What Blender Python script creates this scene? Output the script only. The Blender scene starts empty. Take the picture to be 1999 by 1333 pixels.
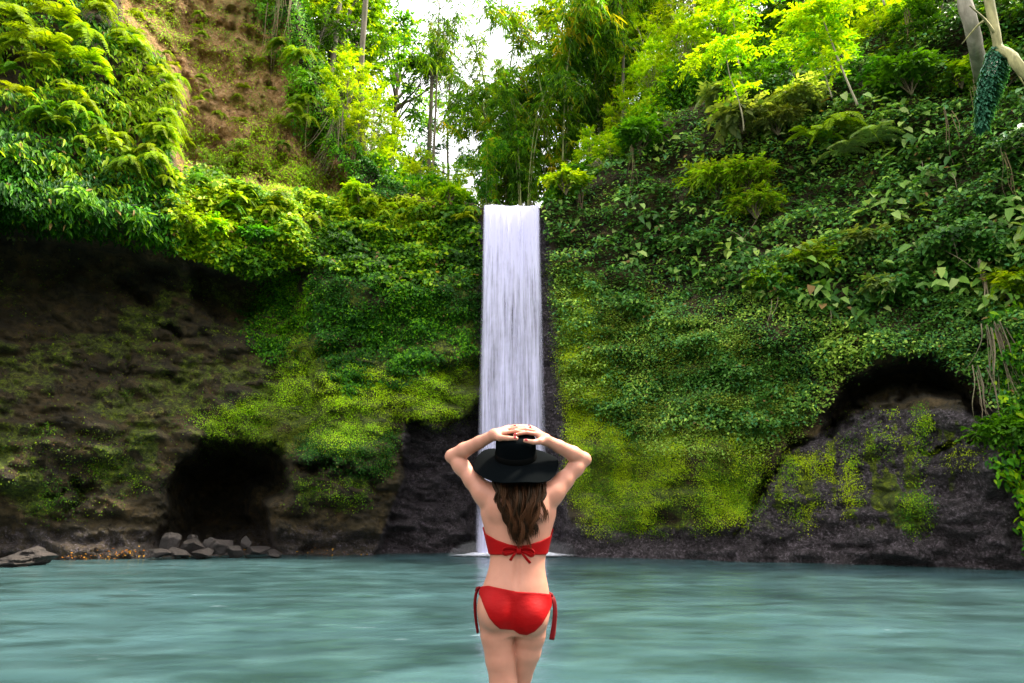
import bpy, math, random
import numpy as np
from mathutils import Vector, Matrix
random.seed(7)
rng = np.random.default_rng(11)
scene = bpy.context.scene
C = scene.collection

# ------------------------------------------------------------------ camera geometry
# measured on the 1999 x 1333 photograph: focal 1333 px, horizon at y = 1020
FPX, CX, CY, HOR = 1333.0, 999.5, 666.5, 1020.0
CAMZ = 1.0
TH = math.atan((HOR - CY) / FPX)
ST, CT = math.sin(TH), math.cos(TH)

def ray(X, Y):
    X = np.asarray(X, float); Y = np.asarray(Y, float)
    return np.stack([X - CX + 0 * Y, FPX * CT + (Y - CY) * ST + 0 * X, FPX * ST - (Y - CY) * CT + 0 * X], -1)

def at_range(X, Y, R):
    d = ray(X, Y)
    h = np.hypot(d[..., 0], d[..., 1])
    p = d * (np.asarray(R) / h)[..., None]
    p[..., 2] += CAMZ
    return p

def at_depth(X, Y, y):
    d = ray(X, Y)
    p = d * (np.asarray(y) / d[..., 1])[..., None]
    p[..., 2] += CAMZ
    return p

# ------------------------------------------------------------------ numpy noise
def vnoise(p, seed=0):
    p = np.asarray(p, float)
    i = np.floor(p).astype(np.int64); f = p - i; f = f * f * (3 - 2 * f)
    out = np.zeros(p.shape[:-1])
    for dx in (0, 1):
        for dy in (0, 1):
            for dz in (0, 1):
                h = ((i[..., 0] + dx) * 374761393 + (i[..., 1] + dy) * 668265263 + (i[..., 2] + dz) * 2147483647 + seed * 1013904223) & 0xffffffff
                h = ((h ^ (h >> 13)) * 1274126177) & 0xffffffff
                h = ((h ^ (h >> 16)) * 2246822519) & 0xffffffff
                v = (h ^ (h >> 15)) / 4294967296.0
                w = (f[..., 0] if dx else 1 - f[..., 0]) * (f[..., 1] if dy else 1 - f[..., 1]) * (f[..., 2] if dz else 1 - f[..., 2])
                out += v * w
    return out * 2 - 1

def fbm(p, s, octv=4, seed=0, gain=.5):
    p = np.asarray(p, float); r = 0; a = 1
    for k in range(octv):
        r = r + a * vnoise(p * s + 17.3 * k, seed + k); s *= 2.03; a *= gain
    return r

def sst(a, b, x):
    t = np.clip((x - a) / (b - a), 0, 1)
    return t * t * (3 - 2 * t)

def poly_sd(X, Y, poly):
    X = np.asarray(X, float); Y = np.asarray(Y, float)
    d = np.full(X.shape, 1e9); ins = np.zeros(X.shape, bool)
    n = len(poly)
    for k in range(n):
        ax, ay = poly[k]; bx, by = poly[(k + 1) % n]
        ex, ey = bx - ax, by - ay
        wx, wy = X - ax, Y - ay
        t = np.clip((wx * ex + wy * ey) / (ex * ex + ey * ey + 1e-9), 0, 1)
        d = np.minimum(d, np.hypot(wx - ex * t, wy - ey * t))
        c = (ay > Y) != (by > Y)
        if by != ay:
            ins ^= c & (X < ex * (Y - ay) / (by - ay) + ax)
    return np.where(ins, -d, d)

def pmask(X, Y, poly, f):
    return sst(f, -f, poly_sd(X, Y, poly)) if f > 0 else (poly_sd(X, Y, poly) < 0) * 1.0

def line_d(X, Y, pts):
    d = np.full(np.shape(X), 1e9)
    for (ax, ay), (bx, by) in zip(pts[:-1], pts[1:]):
        ex, ey = bx - ax, by - ay
        wx, wy = X - ax, Y - ay
        t = np.clip((wx * ex + wy * ey) / (ex * ex + ey * ey + 1e-9), 0, 1)
        d = np.minimum(d, np.hypot(wx - ex * t, wy - ey * t))
    return d

def unit(v):
    return v / (np.linalg.norm(v, axis=-1, keepdims=True) + 1e-9)

# ------------------------------------------------------------------ mesh helpers
def np_mesh(name, V, F, cols=None, smooth=True, attr='tint'):
    """V (n,3), F: list of (m,k) int arrays; cols (n,3|4) point colours."""
    if isinstance(F, np.ndarray): F = [F]
    me = bpy.data.meshes.new(name)
    V = np.asarray(V, np.float32)
    me.vertices.add(len(V)); me.vertices.foreach_set('co', V.ravel())
    tot = np.concatenate([np.full(len(f), f.shape[1], np.int32) for f in F])
    loops = np.concatenate([f.ravel() for f in F]).astype(np.int32)
    st = np.concatenate([[0], np.cumsum(tot)[:-1]]).astype(np.int32)
    me.loops.add(len(loops)); me.loops.foreach_set('vertex_index', loops)
    me.polygons.add(len(tot)); me.polygons.foreach_set('loop_start', st)
    try: me.polygons.foreach_set('loop_total', tot)
    except Exception: pass
    me.update(calc_edges=True)
    me.polygons.foreach_set('use_smooth', np.full(len(tot), smooth, bool))
    if cols is not None:
        cols = np.asarray(cols, np.float32)
        if cols.shape[1] == 3: cols = np.concatenate([cols, np.ones((len(cols), 1), np.float32)], 1)
        a = me.attributes.new(attr, 'FLOAT_COLOR', 'POINT')
        a.data.foreach_set('color', cols.ravel())
    return me

def link(name, me, mat=None, parent=None):
    o = bpy.data.objects.new(name, me); C.objects.link(o)
    if mat is not None and len(me.materials) == 0: me.materials.append(mat)
    if parent is not None: o.parent = parent
    return o

def tag(o, label=None, cat=None, group=None, kind=None):
    if label: o['label'] = label
    if cat: o['category'] = cat
    if group: o['group'] = group
    if kind: o['kind'] = kind
    return o

def empty(name, loc, rz=0, s=1.0):
    o = bpy.data.objects.new(name, None); C.objects.link(o)
    o.location = loc; o.rotation_euler = (0, 0, rz); o.scale = (s, s, s)
    o.empty_display_size = .2
    return o

class MB:
    """collects vertices / faces / colours"""
    def __init__(s): s.V = []; s.F = {}; s.Cc = []; s.n = 0
    def add(s, V, F, col=(1, 1, 1)):
        V = np.asarray(V, float).reshape(-1, 3)
        col = np.asarray(col, float)
        if col.ndim == 1: col = np.tile(col, (len(V), 1))
        s.V.append(V); s.Cc.append(col)
        for f in (F if isinstance(F, list) else [F]):
            f = np.asarray(f, int)
            if len(f): s.F.setdefault(f.shape[1], []).append(f + s.n)
        s.n += len(V)
    def mesh(s, name, smooth=True):
        return np_mesh(name, np.concatenate(s.V), [np.concatenate(v) for v in s.F.values()], np.concatenate(s.Cc), smooth)

def tube(mb, pts, rad, seg=7, col=(1, 1, 1), cap=True, rough=0, seed=0):
    pts = np.asarray(pts, float); n = len(pts)
    rad = np.broadcast_to(np.asarray(rad, float), (n,))
    tan = unit(np.gradient(pts, axis=0))
    ref = np.array([0.03, 1, 0.07]) if abs(tan[0][1]) < .8 else np.array([1, 0.05, 0])
    V = []
    a = np.linspace(0, 2 * np.pi, seg, endpoint=False)
    u = unit(np.cross(tan[0], ref))
    for i in range(n):
        u = unit(u - tan[i] * np.dot(u, tan[i])); w = np.cross(tan[i], u)
        ring = np.outer(np.cos(a), u) + np.outer(np.sin(a), w)
        r = rad[i]
        if rough: r = r * (1 + rough * vnoise(np.column_stack([np.cos(a) * 1.5, np.sin(a) * 1.5, np.full(seg, i * .7)]), seed))[:, None]
        V.append(pts[i] + ring * r)
    V = np.concatenate(V)
    i, j = np.meshgrid(np.arange(n - 1), np.arange(seg), indexing='ij')
    a0 = i * seg + j; a1 = i * seg + (j + 1) % seg
    F = [np.stack([a0, a1, a1 + seg, a0 + seg], -1).reshape(-1, 4)]
    if cap:
        F.append(np.array([list(range(seg))[::-1]])); F.append(np.array([[(n - 1) * seg + k for k in range(seg)]]))
    mb.add(V, F, col)

def curve_pts(ctrl, n):
    """Catmull-Rom through control points"""
    P = np.asarray(ctrl, float); P = np.concatenate([[2 * P[0] - P[1]], P, [2 * P[-1] - P[-2]]])
    m = len(P) - 3; out = []
    for t in np.linspace(0, m - 1e-6, n):
        k = int(t); f = t - k; a, b, c, d = P[k:k + 4]
        out.append(.5 * (2 * b + (c - a) * f + (2 * a - 5 * b + 4 * c - d) * f * f + (3 * b - a - 3 * c + d) * f ** 3))
    return np.array(out)

# leaf outline: (along, across, lift)
LEAF = {
    'ovate': np.array([(0, 0, 0), (.28, .46, .10), (.66, .36, .06), (1, 0, -.16), (.66, -.36, .06), (.28, -.46, .10)]),
    'blade': np.array([(0, 0, 0), (.25, .5, .08), (.65, .38, -.02), (1, 0, -.28), (.65, -.38, -.02), (.25, -.5, .08)]),
    'heart': np.array([(0, 0, 0), (.10, .52, .12), (.58, .44, .05), (1, 0, -.22), (.58, -.44, .05), (.10, -.52, .12)]),
}
def leaves(mb, P, D, N, L, W, col, shape='ovate'):
    P = np.asarray(P); n = len(P)
    D = unit(D); S = unit(np.cross(N, D)); N = np.cross(D, S)
    T = LEAF[shape]
    L = np.broadcast_to(L, (n,)); W = np.broadcast_to(W, (n,))
    V = (P[:, None] + D[:, None] * (T[:, 0][None, :, None] * L[:, None, None])
         + S[:, None] * (T[:, 1][None, :, None] * W[:, None, None])
         + N[:, None] * (T[:, 2][None, :, None] * L[:, None, None] * .6))
    F = np.array([(0, 5, 4, 3), (0, 3, 2, 1)])
    F = (np.arange(n)[:, None, None] * 6 + F[None]).reshape(-1, 4)
    mb.add(V.reshape(-1, 3), F, np.repeat(col, 6, axis=0))

def mixcol(a, b, t):
    a = np.asarray(a, float); b = np.asarray(b, float); t = np.asarray(t)[..., None]
    return a * (1 - t) + b * t

# ------------------------------------------------------------------ materials
def new_mat(name):
    m = bpy.data.materials.new(name); m.use_nodes = True
    nt = m.node_tree; nt.nodes.clear()
    out = nt.nodes.new('ShaderNodeOutputMaterial')
    return m, nt, out
def nd(nt, t, **kw):
    n = nt.nodes.new(t)
    for k, v in kw.items():
        if hasattr(n, k): setattr(n, k, v)
        else: n.inputs[k].default_value = v
    return n
def ramp(nt, src, stops):
    r = nt.nodes.new('ShaderNodeValToRGB'); e = r.color_ramp.elements
    while len(e) < len(stops): e.new(.5)
    for el, (p, c) in zip(e, stops): el.position = p; el.color = (*c, 1) if len(c) == 3 else c
    nt.links.new(src, r.inputs['Fac']); return r
def mixc(nt, fac, a, b, mode='MIX'):
    m = nt.nodes.new('ShaderNodeMix'); m.data_type = 'RGBA'; m.blend_type = mode
    for sock, v in ((m.inputs[0], fac), (m.inputs[6], a), (m.inputs[7], b)):
        if hasattr(v, 'links'): nt.links.new(v, sock)
        elif isinstance(v, (int, float)): sock.default_value = v
        else: sock.default_value = (*v, 1)
    return m.outputs[2]
def mth(nt, op, a, b=0.0, clamp=False):
    m = nt.nodes.new('ShaderNodeMath'); m.operation = op; m.use_clamp = clamp
    for sock, v in ((m.inputs[0], a), (m.inputs[1], b)):
        if hasattr(v, 'links'): nt.links.new(v, sock)
        else: sock.default_value = v
    return m.outputs[0]
def noise(nt, vec, scale, detail=4, rough=.55, out='Fac'):
    n = nt.nodes.new('ShaderNodeTexNoise'); n.inputs['Scale'].default_value = scale
    n.inputs['Detail'].default_value = detail; n.inputs['Roughness'].default_value = rough
    if vec is not None: nt.links.new(vec, n.inputs['Vector'])
    return n.outputs[out]
def mapping(nt, vec, s=(1, 1, 1), r=(0, 0, 0)):
    m = nt.nodes.new('ShaderNodeMapping'); m.inputs['Scale'].default_value = s; m.inputs['Rotation'].default_value = r
    nt.links.new(vec, m.inputs['Vector']); return m.outputs[0]

def leaf_material(name, trans=.45, rough=.5, vary=.35, spec=.16):
    m, nt, out = new_mat(name)
    at = nd(nt, 'ShaderNodeAttribute', attribute_name='tint')
    oi = nd(nt, 'ShaderNodeObjectInfo')
    hs = nd(nt, 'ShaderNodeHueSaturation')
    nt.links.new(at.outputs['Color'], hs.inputs['Color'])
    nt.links.new(mth(nt, 'ADD', mth(nt, 'MULTIPLY', oi.outputs['Random'], .035), .483), hs.inputs['Hue'])
    nt.links.new(mth(nt, 'ADD', mth(nt, 'MULTIPLY', oi.outputs['Random'], vary), 1 - vary / 2), hs.inputs['Value'])
    col = hs.outputs['Color']
    b = nd(nt, 'ShaderNodeBsdfPrincipled'); b.inputs['Roughness'].default_value = rough
    b.inputs['Specular IOR Level'].default_value = spec
    nt.links.new(col, b.inputs['Base Color'])
    t = nd(nt, 'ShaderNodeBsdfTranslucent')
    nt.links.new(mixc(nt, 1.0, col, (1.75, 1.75, .35), 'MULTIPLY'), t.inputs['Color'])
    mx = nd(nt, 'ShaderNodeMixShader'); mx.inputs[0].default_value = trans
    nt.links.new(b.outputs[0], mx.inputs[1]); nt.links.new(t.outputs[0], mx.inputs[2])
    nt.links.new(mx.outputs[0], out.inputs['Surface'])
    return m

def bark_material(name, c1, c2, scale=6):
    m, nt, out = new_mat(name)
    tc = nd(nt, 'ShaderNodeTexCoord')
    v = mapping(nt, tc.outputs['Object'], (1, 1, .25))
    n1 = noise(nt, v, scale, 6, .65); n2 = noise(nt, tc.outputs['Object'], 1.3, 3)
    r = ramp(nt, n1, [(.3, c1), (.7, c2)])
    col = mixc(nt, mth(nt, 'MULTIPLY', ramp(nt, n2, [(.5, (0, 0, 0)), (.65, (1, 1, 1))]).outputs[0], .5), r.outputs[0], (.05, .07, .02))
    at = nd(nt, 'ShaderNodeAttribute', attribute_name='tint')
    col = mixc(nt, 1.0, col, at.outputs['Color'], 'MULTIPLY')
    b = nd(nt, 'ShaderNodeBsdfPrincipled'); b.inputs['Roughness'].default_value = .85
    nt.links.new(col, b.inputs['Base Color'])
    bp = nd(nt, 'ShaderNodeBump'); bp.inputs['Strength'].default_value = .7; bp.inputs['Distance'].default_value = .03
    nt.links.new(n1, bp.inputs['Height']); nt.links.new(bp.outputs[0], b.inputs['Normal'])
    nt.links.new(b.outputs[0], out.inputs['Surface'])
    return m

M_LEAF = leaf_material('leaf')
M_LEAFD = leaf_material('leaf_glossy', trans=.28, rough=.45, spec=.22)
M_FERN = leaf_material('fern_leaf', trans=.42, rough=.5)
M_BARK = bark_material('bark_grey_brown', (.05, .04, .03), (.22, .18, .13))
M_PALE = bark_material('bark_pale', (.22, .19, .14), (.5, .45, .36))
M_ROOT = bark_material('dry_root', (.12, .085, .05), (.34, .27, .17), 9)
# ------------------------------------------------------------------ cliff (one sheet of rock: wall, caves, overhang, plateau)
SHX = [-900, -300, 0, 300, 600, 1000, 1300, 1600, 1999, 2300, 2900]
SHY = [1112, 1105, 1094, 1088, 1085, 1083, 1089, 1097, 1112, 1130, 1145]
CRX = [-900, -300, 0, 200, 400, 520, 600, 640, 690, 760, 850, 925, 938, 1055, 1068, 1130, 1200, 1300, 1450, 1600, 1800, 1999, 2400, 2900]
CRY = [-380, -340, -280, -240, -220, -180, 40, 180, 290, 365, 392, 396, 406, 406, 396, 375, 310, 235, 165, 120, 30, -60, -260, -300]
def shoreY(X): return np.interp(X, SHX, SHY)
def crestY(X): return np.interp(X, CRX, CRY)
def R0(X):
    d = ray(X, shoreY(X)); return np.hypot(d[..., 0], d[..., 1]) * CAMZ / -d[..., 2]

# lower edge of the hanging green on the left (the overhang lip)
OVX = [-900, 0, 120, 200, 330, 345, 400, 480, 520, 560, 600]
OVY = [430, 438, 450, 462, 490, 500, 512, 540, 548, 520, 500]
P_FERN = [(-900, -400), (170, -300), (215, 0), (235, 60), (305, 115), (350, 185), (352, 225), (330, 262), (335, 300), (345, 345), (350, 480), (330, 492), (200, 462), (0, 440), (-900, 430)]
P_EARTH = [(225, -260), (520, -200), (560, 60), (600, 200), (650, 320), (690, 375), (600, 385), (470, 350), (360, 330), (335, 270), (360, 200), (310, 105), (240, 50)]
P_CAVE = [(318, 1075), (322, 1010), (330, 950), (345, 905), (385, 885), (405, 868), (450, 857), (505, 858), (540, 878), (560, 905), (562, 935), (545, 960), (520, 985), (528, 1030), (538, 1075)]
P_ARCH = [(1612, 800), (1650, 752), (1700, 722), (1760, 703), (1820, 703), (1872, 722), (1905, 760), (1930, 800), (1925, 830), (1880, 790), (1800, 772), (1740, 775), (1690, 790), (1650, 815), (1620, 830)]
P_UNDER = [(785, 852), (792, 820), (830, 822), (868, 838), (905, 812), (940, 775), (940, 1085), (740, 1085), (760, 1000), (790, 930)]
P_BROW = [(850, 735), (870, 712), (905, 702), (940, 700), (940, 760), (900, 752), (870, 745)]
P_HOLE = [(375, 520), (440, 545), (530, 552), (535, 600), (500, 640), (420, 630), (385, 590)]
CRACKS = [([(1690, 800), (1620, 835), (1560, 862), (1522, 900), (1490, 960), (1470, 1000), (1448, 1042)], 13, 1.1),
          ([(1795, 880), (1830, 880), (1880, 858), (1945, 820)], 8, .8), ([(1190, 892), (1215, 880), (1262, 884)], 7, .6),
          ([(300, 960), (200, 930), (170, 960), (140, 950), (60, 975)], 9, .5), ([(560, 905), (600, 912), (640, 917), (700, 930), (720, 935)], 9, 1.0),
          ([(560, 660), (590, 720), (620, 760)], 7, .5), ([(240, 560), (300, 620), (340, 650)], 8, .6), ([(640, 745), (700, 760), (740, 745)], 7, .5),
          ([(130, 690), (200, 660), (245, 675), (248, 780)], 6, .4), ([(90, 1015), (150, 985), (160, 960)], 8, .5)]

def wall_offset(X, Y):
    """metres away from the camera (recess > 0) relative to the shore range"""
    X0_, Y0_ = X, Y
    q3 = np.stack([X * .02, Y * .02, 0 * X], -1); wx_ = fbm(q3, 1.0, 4, 23, .6); wy_ = fbm(q3, 1.0, 4, 27, .6)
    am = 13 * sst(0, 40, np.abs(X - 998) - 60)
    X = X + wx_ * am; Y = Y + wy_ * am * sst(1085, 1040, Y)
    o = np.zeros(np.shape(X))
    ov = np.interp(X, OVX, OVY)
    left = sst(640, 560, X)
    # overhang: deep just below the lip, coming forward towards the water
    o += left * 2.6 * sst(0, 34, Y - ov) * (1 - .85 * sst(ov + 60, 930, Y))
    # everything above the lip leans back
    o += left * .0075 * np.maximum(0, ov - 40 - Y) * 1.0
    o += -1.5 * pmask(X, Y, P_FERN, 26) * sst(560, 440, Y + 0 * X) 
    o += 1.6 * pmask(X, Y, P_EARTH, 22)
    # middle left shelf above the moss
    mid = sst(560, 640, X) * sst(1000, 920, X)
    o += mid * .012 * np.maximum(0, 560 - Y) + mid * .6 * sst(560, 640, Y) * (1 - sst(640, 790, Y))
    o += .9 * pmask(X, Y, P_BROW, 9)
    o += 1.6 * pmask(X, Y, P_UNDER, 7)
    o += 3.0 * pmask(X, Y, P_CAVE, 8) + 1.4 * pmask(X, Y, P_CAVE, 30) + 3.5 * sst(-8, -75, poly_sd(X, Y, P_CAVE)) + 1.5 * pmask(X, Y, P_HOLE, 14)
    # right wall
    rt = sst(1060, 1140, X)
    o += rt * .0058 * np.maximum(0, 640 - Y) + rt * .004 * np.maximum(0, 330 - Y)
    o += 1.5 * pmask(X, Y, P_ARCH, 8) + 2.2 * sst(0, -34, poly_sd(X, Y, P_ARCH))
    o += -.55 * pmask(X, Y, [(1470, 1000), (1540, 885), (1680, 815), (1760, 790), (1880, 800), (1960, 870), (1990, 1090), (1450, 1090)], 40)
    o += -.35 * pmask(X, Y, [(1080, 850), (1500, 890), (1560, 850), (1480, 960), (1440, 1040), (1100, 1040)], 30)
    q3 = np.stack([X * .03, Y * .03, 0 * X], -1); wob = 9 * fbm(q3, 1.0, 3, 17); ww = np.clip(.75 + .9 * fbm(q3, .8, 3, 19), .15, 1.5)
    for pts, w, dep in CRACKS:
        o += dep * ww * sst(1.5, .1, line_d(X + wob, Y + wob[..., ::-1] * .6, pts) / (w * ww))
    # fall groove
    o += .28 * sst(918, 938, X) * sst(1100, 1070, X) * sst(395, 430, Y)
    # foot of the wall steps forward a little in the water
    o += -.25 * sst(1050, 1085, Y)
    return o

NXC, NYR = 620, 300
gx = np.concatenate([np.linspace(-900, -30, 60, endpoint=False), np.linspace(-30, 2030, NXC - 120, endpoint=False), np.linspace(2030, 2900, 60)])
gv = np.linspace(0, 1, NYR)
GX = np.repeat(gx[None], NYR, 0)
GY = crestY(gx)[None] + gv[:, None] * (shoreY(gx) - crestY(gx))[None]
GR = R0(GX) + wall_offset(GX, GY)
Pw = at_range(GX, GY, GR)
lump = fbm(Pw, .35, 3, 3) * .55 + fbm(Pw * np.array([1, 1, 1.5]), 1.1, 4, 9) * .22
fine = fbm(Pw, 3.4, 4, 21, .6) * .10
gully = np.abs(fbm(Pw * np.array([1, 1, .28]), 1.3, 4, 37)) * pmask(GX, GY, P_EARTH, 30) * .75
ledge = np.abs(fbm(Pw * np.array([.5, .5, 1.6]), .8, 3, 31)) * -.35
fade = sst(925, 905, GX) + sst(1090, 1110, GX)
lip = sst(0, .06, gv)[:, None]
rough_ = pmask(GX, GY, [(-900, 480), (560, 540), (640, 640), (940, 700), (940, 1090), (-900, 1090)], 50) + .7 * pmask(GX, GY, [(1470, 1000), (1540, 885), (1680, 800), (1960, 800), (2100, 1120), (1400, 1120)], 30)
slab = -(np.abs(fbm(Pw * np.array([.8, .8, 1.5]) + .25 * Pw[..., [2, 0, 1]], 1.1, 4, 33, .55)) - .3) * .55 * rough_
GR2 = GR + (lump + gully + slab + ledge * (1 + .8 * rough_) * sst(500, 700, GY)) * np.clip(fade, .15, 1) * lip + fine
Pw = at_range(GX, GY, GR2)
Pw[-1, :, 2] = np.minimum(Pw[-1, :, 2], -.02)
# smooth outward direction of the wall
def wall_point(X, Y):
    """surface point at a photo position, by interpolation in the grid"""
    X = np.asarray(X, float); Y = np.asarray(Y, float)
    fx = np.interp(X, gx, np.arange(len(gx))); fv = np.clip((Y - crestY(X)) / (shoreY(X) - crestY(X)), 0, 1) * (NYR - 1)
    i = np.clip(fx.astype(int), 0, len(gx) - 2); j = np.clip(fv.astype(int), 0, NYR - 2)
    a = (fx - i)[..., None]; b = (fv - j)[..., None]
    return (Pw[j, i] * (1 - a) * (1 - b) + Pw[j, i + 1] * a * (1 - b) + Pw[j + 1, i] * (1 - a) * b + Pw[j + 1, i + 1] * a * b)

# plateau behind the crest
def slope_of(X):
    return np.interp(X, [-900, 560, 640, 720, 820, 1080, 1180, 1300, 2900], [.7, .7, .45, .12, .02, .02, .45, .85, .85])
ext = np.array([.25, .6, 1.2, 2, 3.2, 5, 7.5, 11, 16, 24, 36, 60, 110])
crest = Pw[0]
cr_R = np.hypot(crest[:, 0], crest[:, 1]); dirx = crest[:, 0] / cr_R; diry = crest[:, 1] / cr_R
def plateau_z(X, R):
    zc = np.interp(X, gx, crest[:, 2]); rc = np.interp(X, gx, cr_R)
    s = np.maximum(0, R - rc); k = slope_of(X)
    return zc + k * np.minimum(s, 16) + .12 * k * np.maximum(0, s - 16)
PL = []
for e in ext[::-1]:
    r = cr_R + e
    z = plateau_z(gx, r)
    p = np.stack([dirx * r, diry * r, z], -1)
    p[:, 2] += (fbm(p, .25, 3, 5) * .35) * sst(0, 3, e) * np.where((gx > 925) & (gx < 1068), .2, 1)
    PL.append(p)
base = Pw[-1].copy(); base[:, 2] = -1.5
ALL = np.concatenate([np.array(PL), Pw, base[None]], 0)
nr, nc = ALL.shape[:2]
# what covers the rock: R earth, G moss, B grey wet stone
def cover(X, Y, P):
    n1 = fbm(P, .7, 4, 41); n2 = fbm(P, 2.6, 3, 51)
    earth = np.clip(pmask(X, Y, P_EARTH, 26) + .35 * pmask(X, Y, [(330, 260), (700, 300), (700, 420), (340, 480)], 30), 0, 1)
    earth = np.maximum(earth, .5 * pmask(X, Y, [(-900, 640), (560, 640), (600, 860), (-900, 860)], 60) * sst(-.1, .7, n1))
    moss = np.zeros(np.shape(X))
    moss += pmask(X, Y, [(560, 560), (935, 520), (935, 790), (880, 830), (790, 815), (700, 900), (560, 880), (420, 850), (380, 810), (560, 760)], 40) * sst(-.9, .1, n1 + .4 * n2)
    moss += pmask(X, Y, [(1080, 480), (1200, 560), (1500, 700), (1600, 830), (1500, 890), (1460, 1000), (1350, 1035), (1150, 1020), (1100, 960), (1095, 800), (1085, 600)], 24) * sst(-.7, .3, n1 + .5 * n2)
    drip = fbm(P * np.array([2.2, 2.2, .35]), 1.4, 3, 61)
    moss += pmask(X, Y, [(1500, 880), (1880, 800), (1850, 1040), (1500, 1030)], 30) * sst(.05, .35, drip) * .95
    moss += pmask(X, Y, [(0, 880), (330, 850), (330, 900), (200, 990), (60, 1010), (0, 960)], 30) * sst(.0, .5, n1 + .3 * n2)
    moss += pmask(X, Y, [(565, 930), (720, 930), (720, 1000), (590, 1000)], 14) * sst(-.25, .2, n2)
    moss += .62 * pmask(X, Y, [(-900, 470), (300, 500), (560, 560), (640, 620), (640, 880), (300, 900), (-900, 900)], 60) * sst(-.7, .5, n1 + .5 * n2)
    moss += .5 * pmask(X, Y, P_EARTH, 10) * sst(.25, .6, n1)
    grey = np.zeros(np.shape(X))
    dim = 1 - .5 * sst(900, 700, X)
    grey += pmask(X, Y, [(1470, 1000), (1540, 885), (1680, 800), (1960, 800), (2100, 1120), (1400, 1120)], 20)
    grey += sst(1005, 1050, Y + 14 * n1) * dim
    grey += pmask(X, Y, [(915, 430), (945, 430), (945, 1085), (900, 1085)], 10) + pmask(X, Y, [(1045, 420), (1068, 430), (1090, 640), (1112, 1085), (1045, 1085)], 10)
    grey += pmask(X, Y, P_UNDER, 10)
    return np.stack([earth, np.clip(moss, 0, 1), np.clip(grey, 0, 1)], -1)
cw = cover(GX, GY, Pw)
CA = np.zeros((nr, nc, 3)); CA[len(ext):len(ext) + NYR] = cw; CA[:len(ext)] = (.1, .5, 0); CA[-1] = cw[-1]
idx = np.arange(nr * nc).reshape(nr, nc)
F = np.stack([idx[:-1, :-1], idx[1:, :-1], idx[1:, 1:], idx[:-1, 1:]], -1).reshape(-1, 4)

m, nt, out = new_mat('cliff_rock')
tc = nd(nt, 'ShaderNodeTexCoord'); ob = tc.outputs['Object']
at = nd(nt, 'ShaderNodeAttribute', attribute_name='tint')
sep = nd(nt, 'ShaderNodeSeparateColor'); nt.links.new(at.outputs['Color'], sep.inputs[0])
nA = noise(nt, ob, 1.1, 8, .68); nB = noise(nt, ob, 6, 7, .72); nC = noise(nt, ob, 15, 5, .75)
nS = noise(nt, mapping(nt, ob, (5, 5, .9)), 2.2, 6, .7)
rock = ramp(nt, nA, [(.3, (.013, .010, .003)), (.52, (.060, .040, .010)), (.72, (.15, .092, .028))]).outputs[0]
earth = ramp(nt, nB, [(.32, (.09, .040, .012)), (.47, (.42, .215, .070)), (.68, (.68, .45, .23))]).outputs[0]
earth = mixc(nt, ramp(nt, nA, [(.45, (0, 0, 0)), (.62, (1, 1, 1))]).outputs[0], earth, (.22, .14, .015))
earth = mixc(nt, ramp(nt, nC, [(.56, (0, 0, 0)), (.7, (.7, .7, .7))]).outputs[0], earth, (.05, .03, .015))
grey = ramp(nt, nC, [(.34, (.007, .005, .006)), (.48, (.050, .038, .042)), (.58, (.15, .120, .138)), (.72, (.42, .37, .43))]).outputs[0]
grey = mixc(nt, ramp(nt, nS, [(.4, (0, 0, 0)), (.7, (.6, .6, .6))]).outputs[0], grey, (.026, .020, .021))
moss = ramp(nt, nB, [(.3, (.03, .048, .004)), (.5, (.13, .18, .007)), (.68, (.32, .39, .008))]).outputs[0]
moss = mixc(nt, ramp(nt, nC, [(.35, (.85, .85, .85)), (.6, (0, 0, 0))]).outputs[0], moss, (.018, .026, .006))
def fac(ch, lo, hi):
    s = mth(nt, 'ADD', ch, mth(nt, 'MULTIPLY', mth(nt, 'SUBTRACT', nB, .5), .9))
    s = mth(nt, 'ADD', s, mth(nt, 'MULTIPLY', mth(nt, 'SUBTRACT', nC, .5), .7))
    return ramp(nt, s, [(lo, (0, 0, 0)), (hi, (1, 1, 1))]).outputs[0]
col = mixc(nt, fac(sep.outputs[0], .35, .65), rock, earth)
col = mixc(nt, fac(sep.outputs[2], .35, .65), col, grey)
col = mixc(nt, fac(sep.outputs[1], .38, .68), col, moss)
cr = mth(nt, 'ABSOLUTE', mth(nt, 'SUBTRACT', noise(nt, mapping(nt, ob, (1, 1, 1.5), (.3, .2, 0)), 1.9, 5, .6), .5))
crk = ramp(nt, cr, [(.004, (1, 1, 1)), (.022, (0, 0, 0))]).outputs[0]
col = mixc(nt, mth(nt, 'MULTIPLY', mth(nt, 'MULTIPLY', crk, .6), mth(nt, 'SUBTRACT', 1.0, sep.outputs[0])), col, (.006, .005, .004))
b = nd(nt, 'ShaderNodeBsdfPrincipled')
nt.links.new(col, b.inputs['Base Color'])
rr = mth(nt, 'SUBTRACT', .88, mth(nt, 'MULTIPLY', sep.outputs[2], .42))
nt.links.new(rr, b.inputs['Roughness'])
hgt = mth(nt, 'ADD', mth(nt, 'MULTIPLY', nB, 1.0), mth(nt, 'MULTIPLY', nC, .45))
hgt = mth(nt, 'SUBTRACT', hgt, mth(nt, 'MULTIPLY', crk, .35))
bp = nd(nt, 'ShaderNodeBump'); bp.inputs['Strength'].default_value = 1.0; bp.inputs['Distance'].default_value = .24
nt.links.new(hgt, bp.inputs['Height']); nt.links.new(bp.outputs[0], b.inputs['Normal'])
nt.links.new(b.outputs[0], out.inputs['Surface'])
cliff = link('cliff_terrain', np_mesh('cliff_terrain', ALL.reshape(-1, 3), F, CA.reshape(-1, 3)), m)
tag(cliff, kind='structure')

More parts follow.
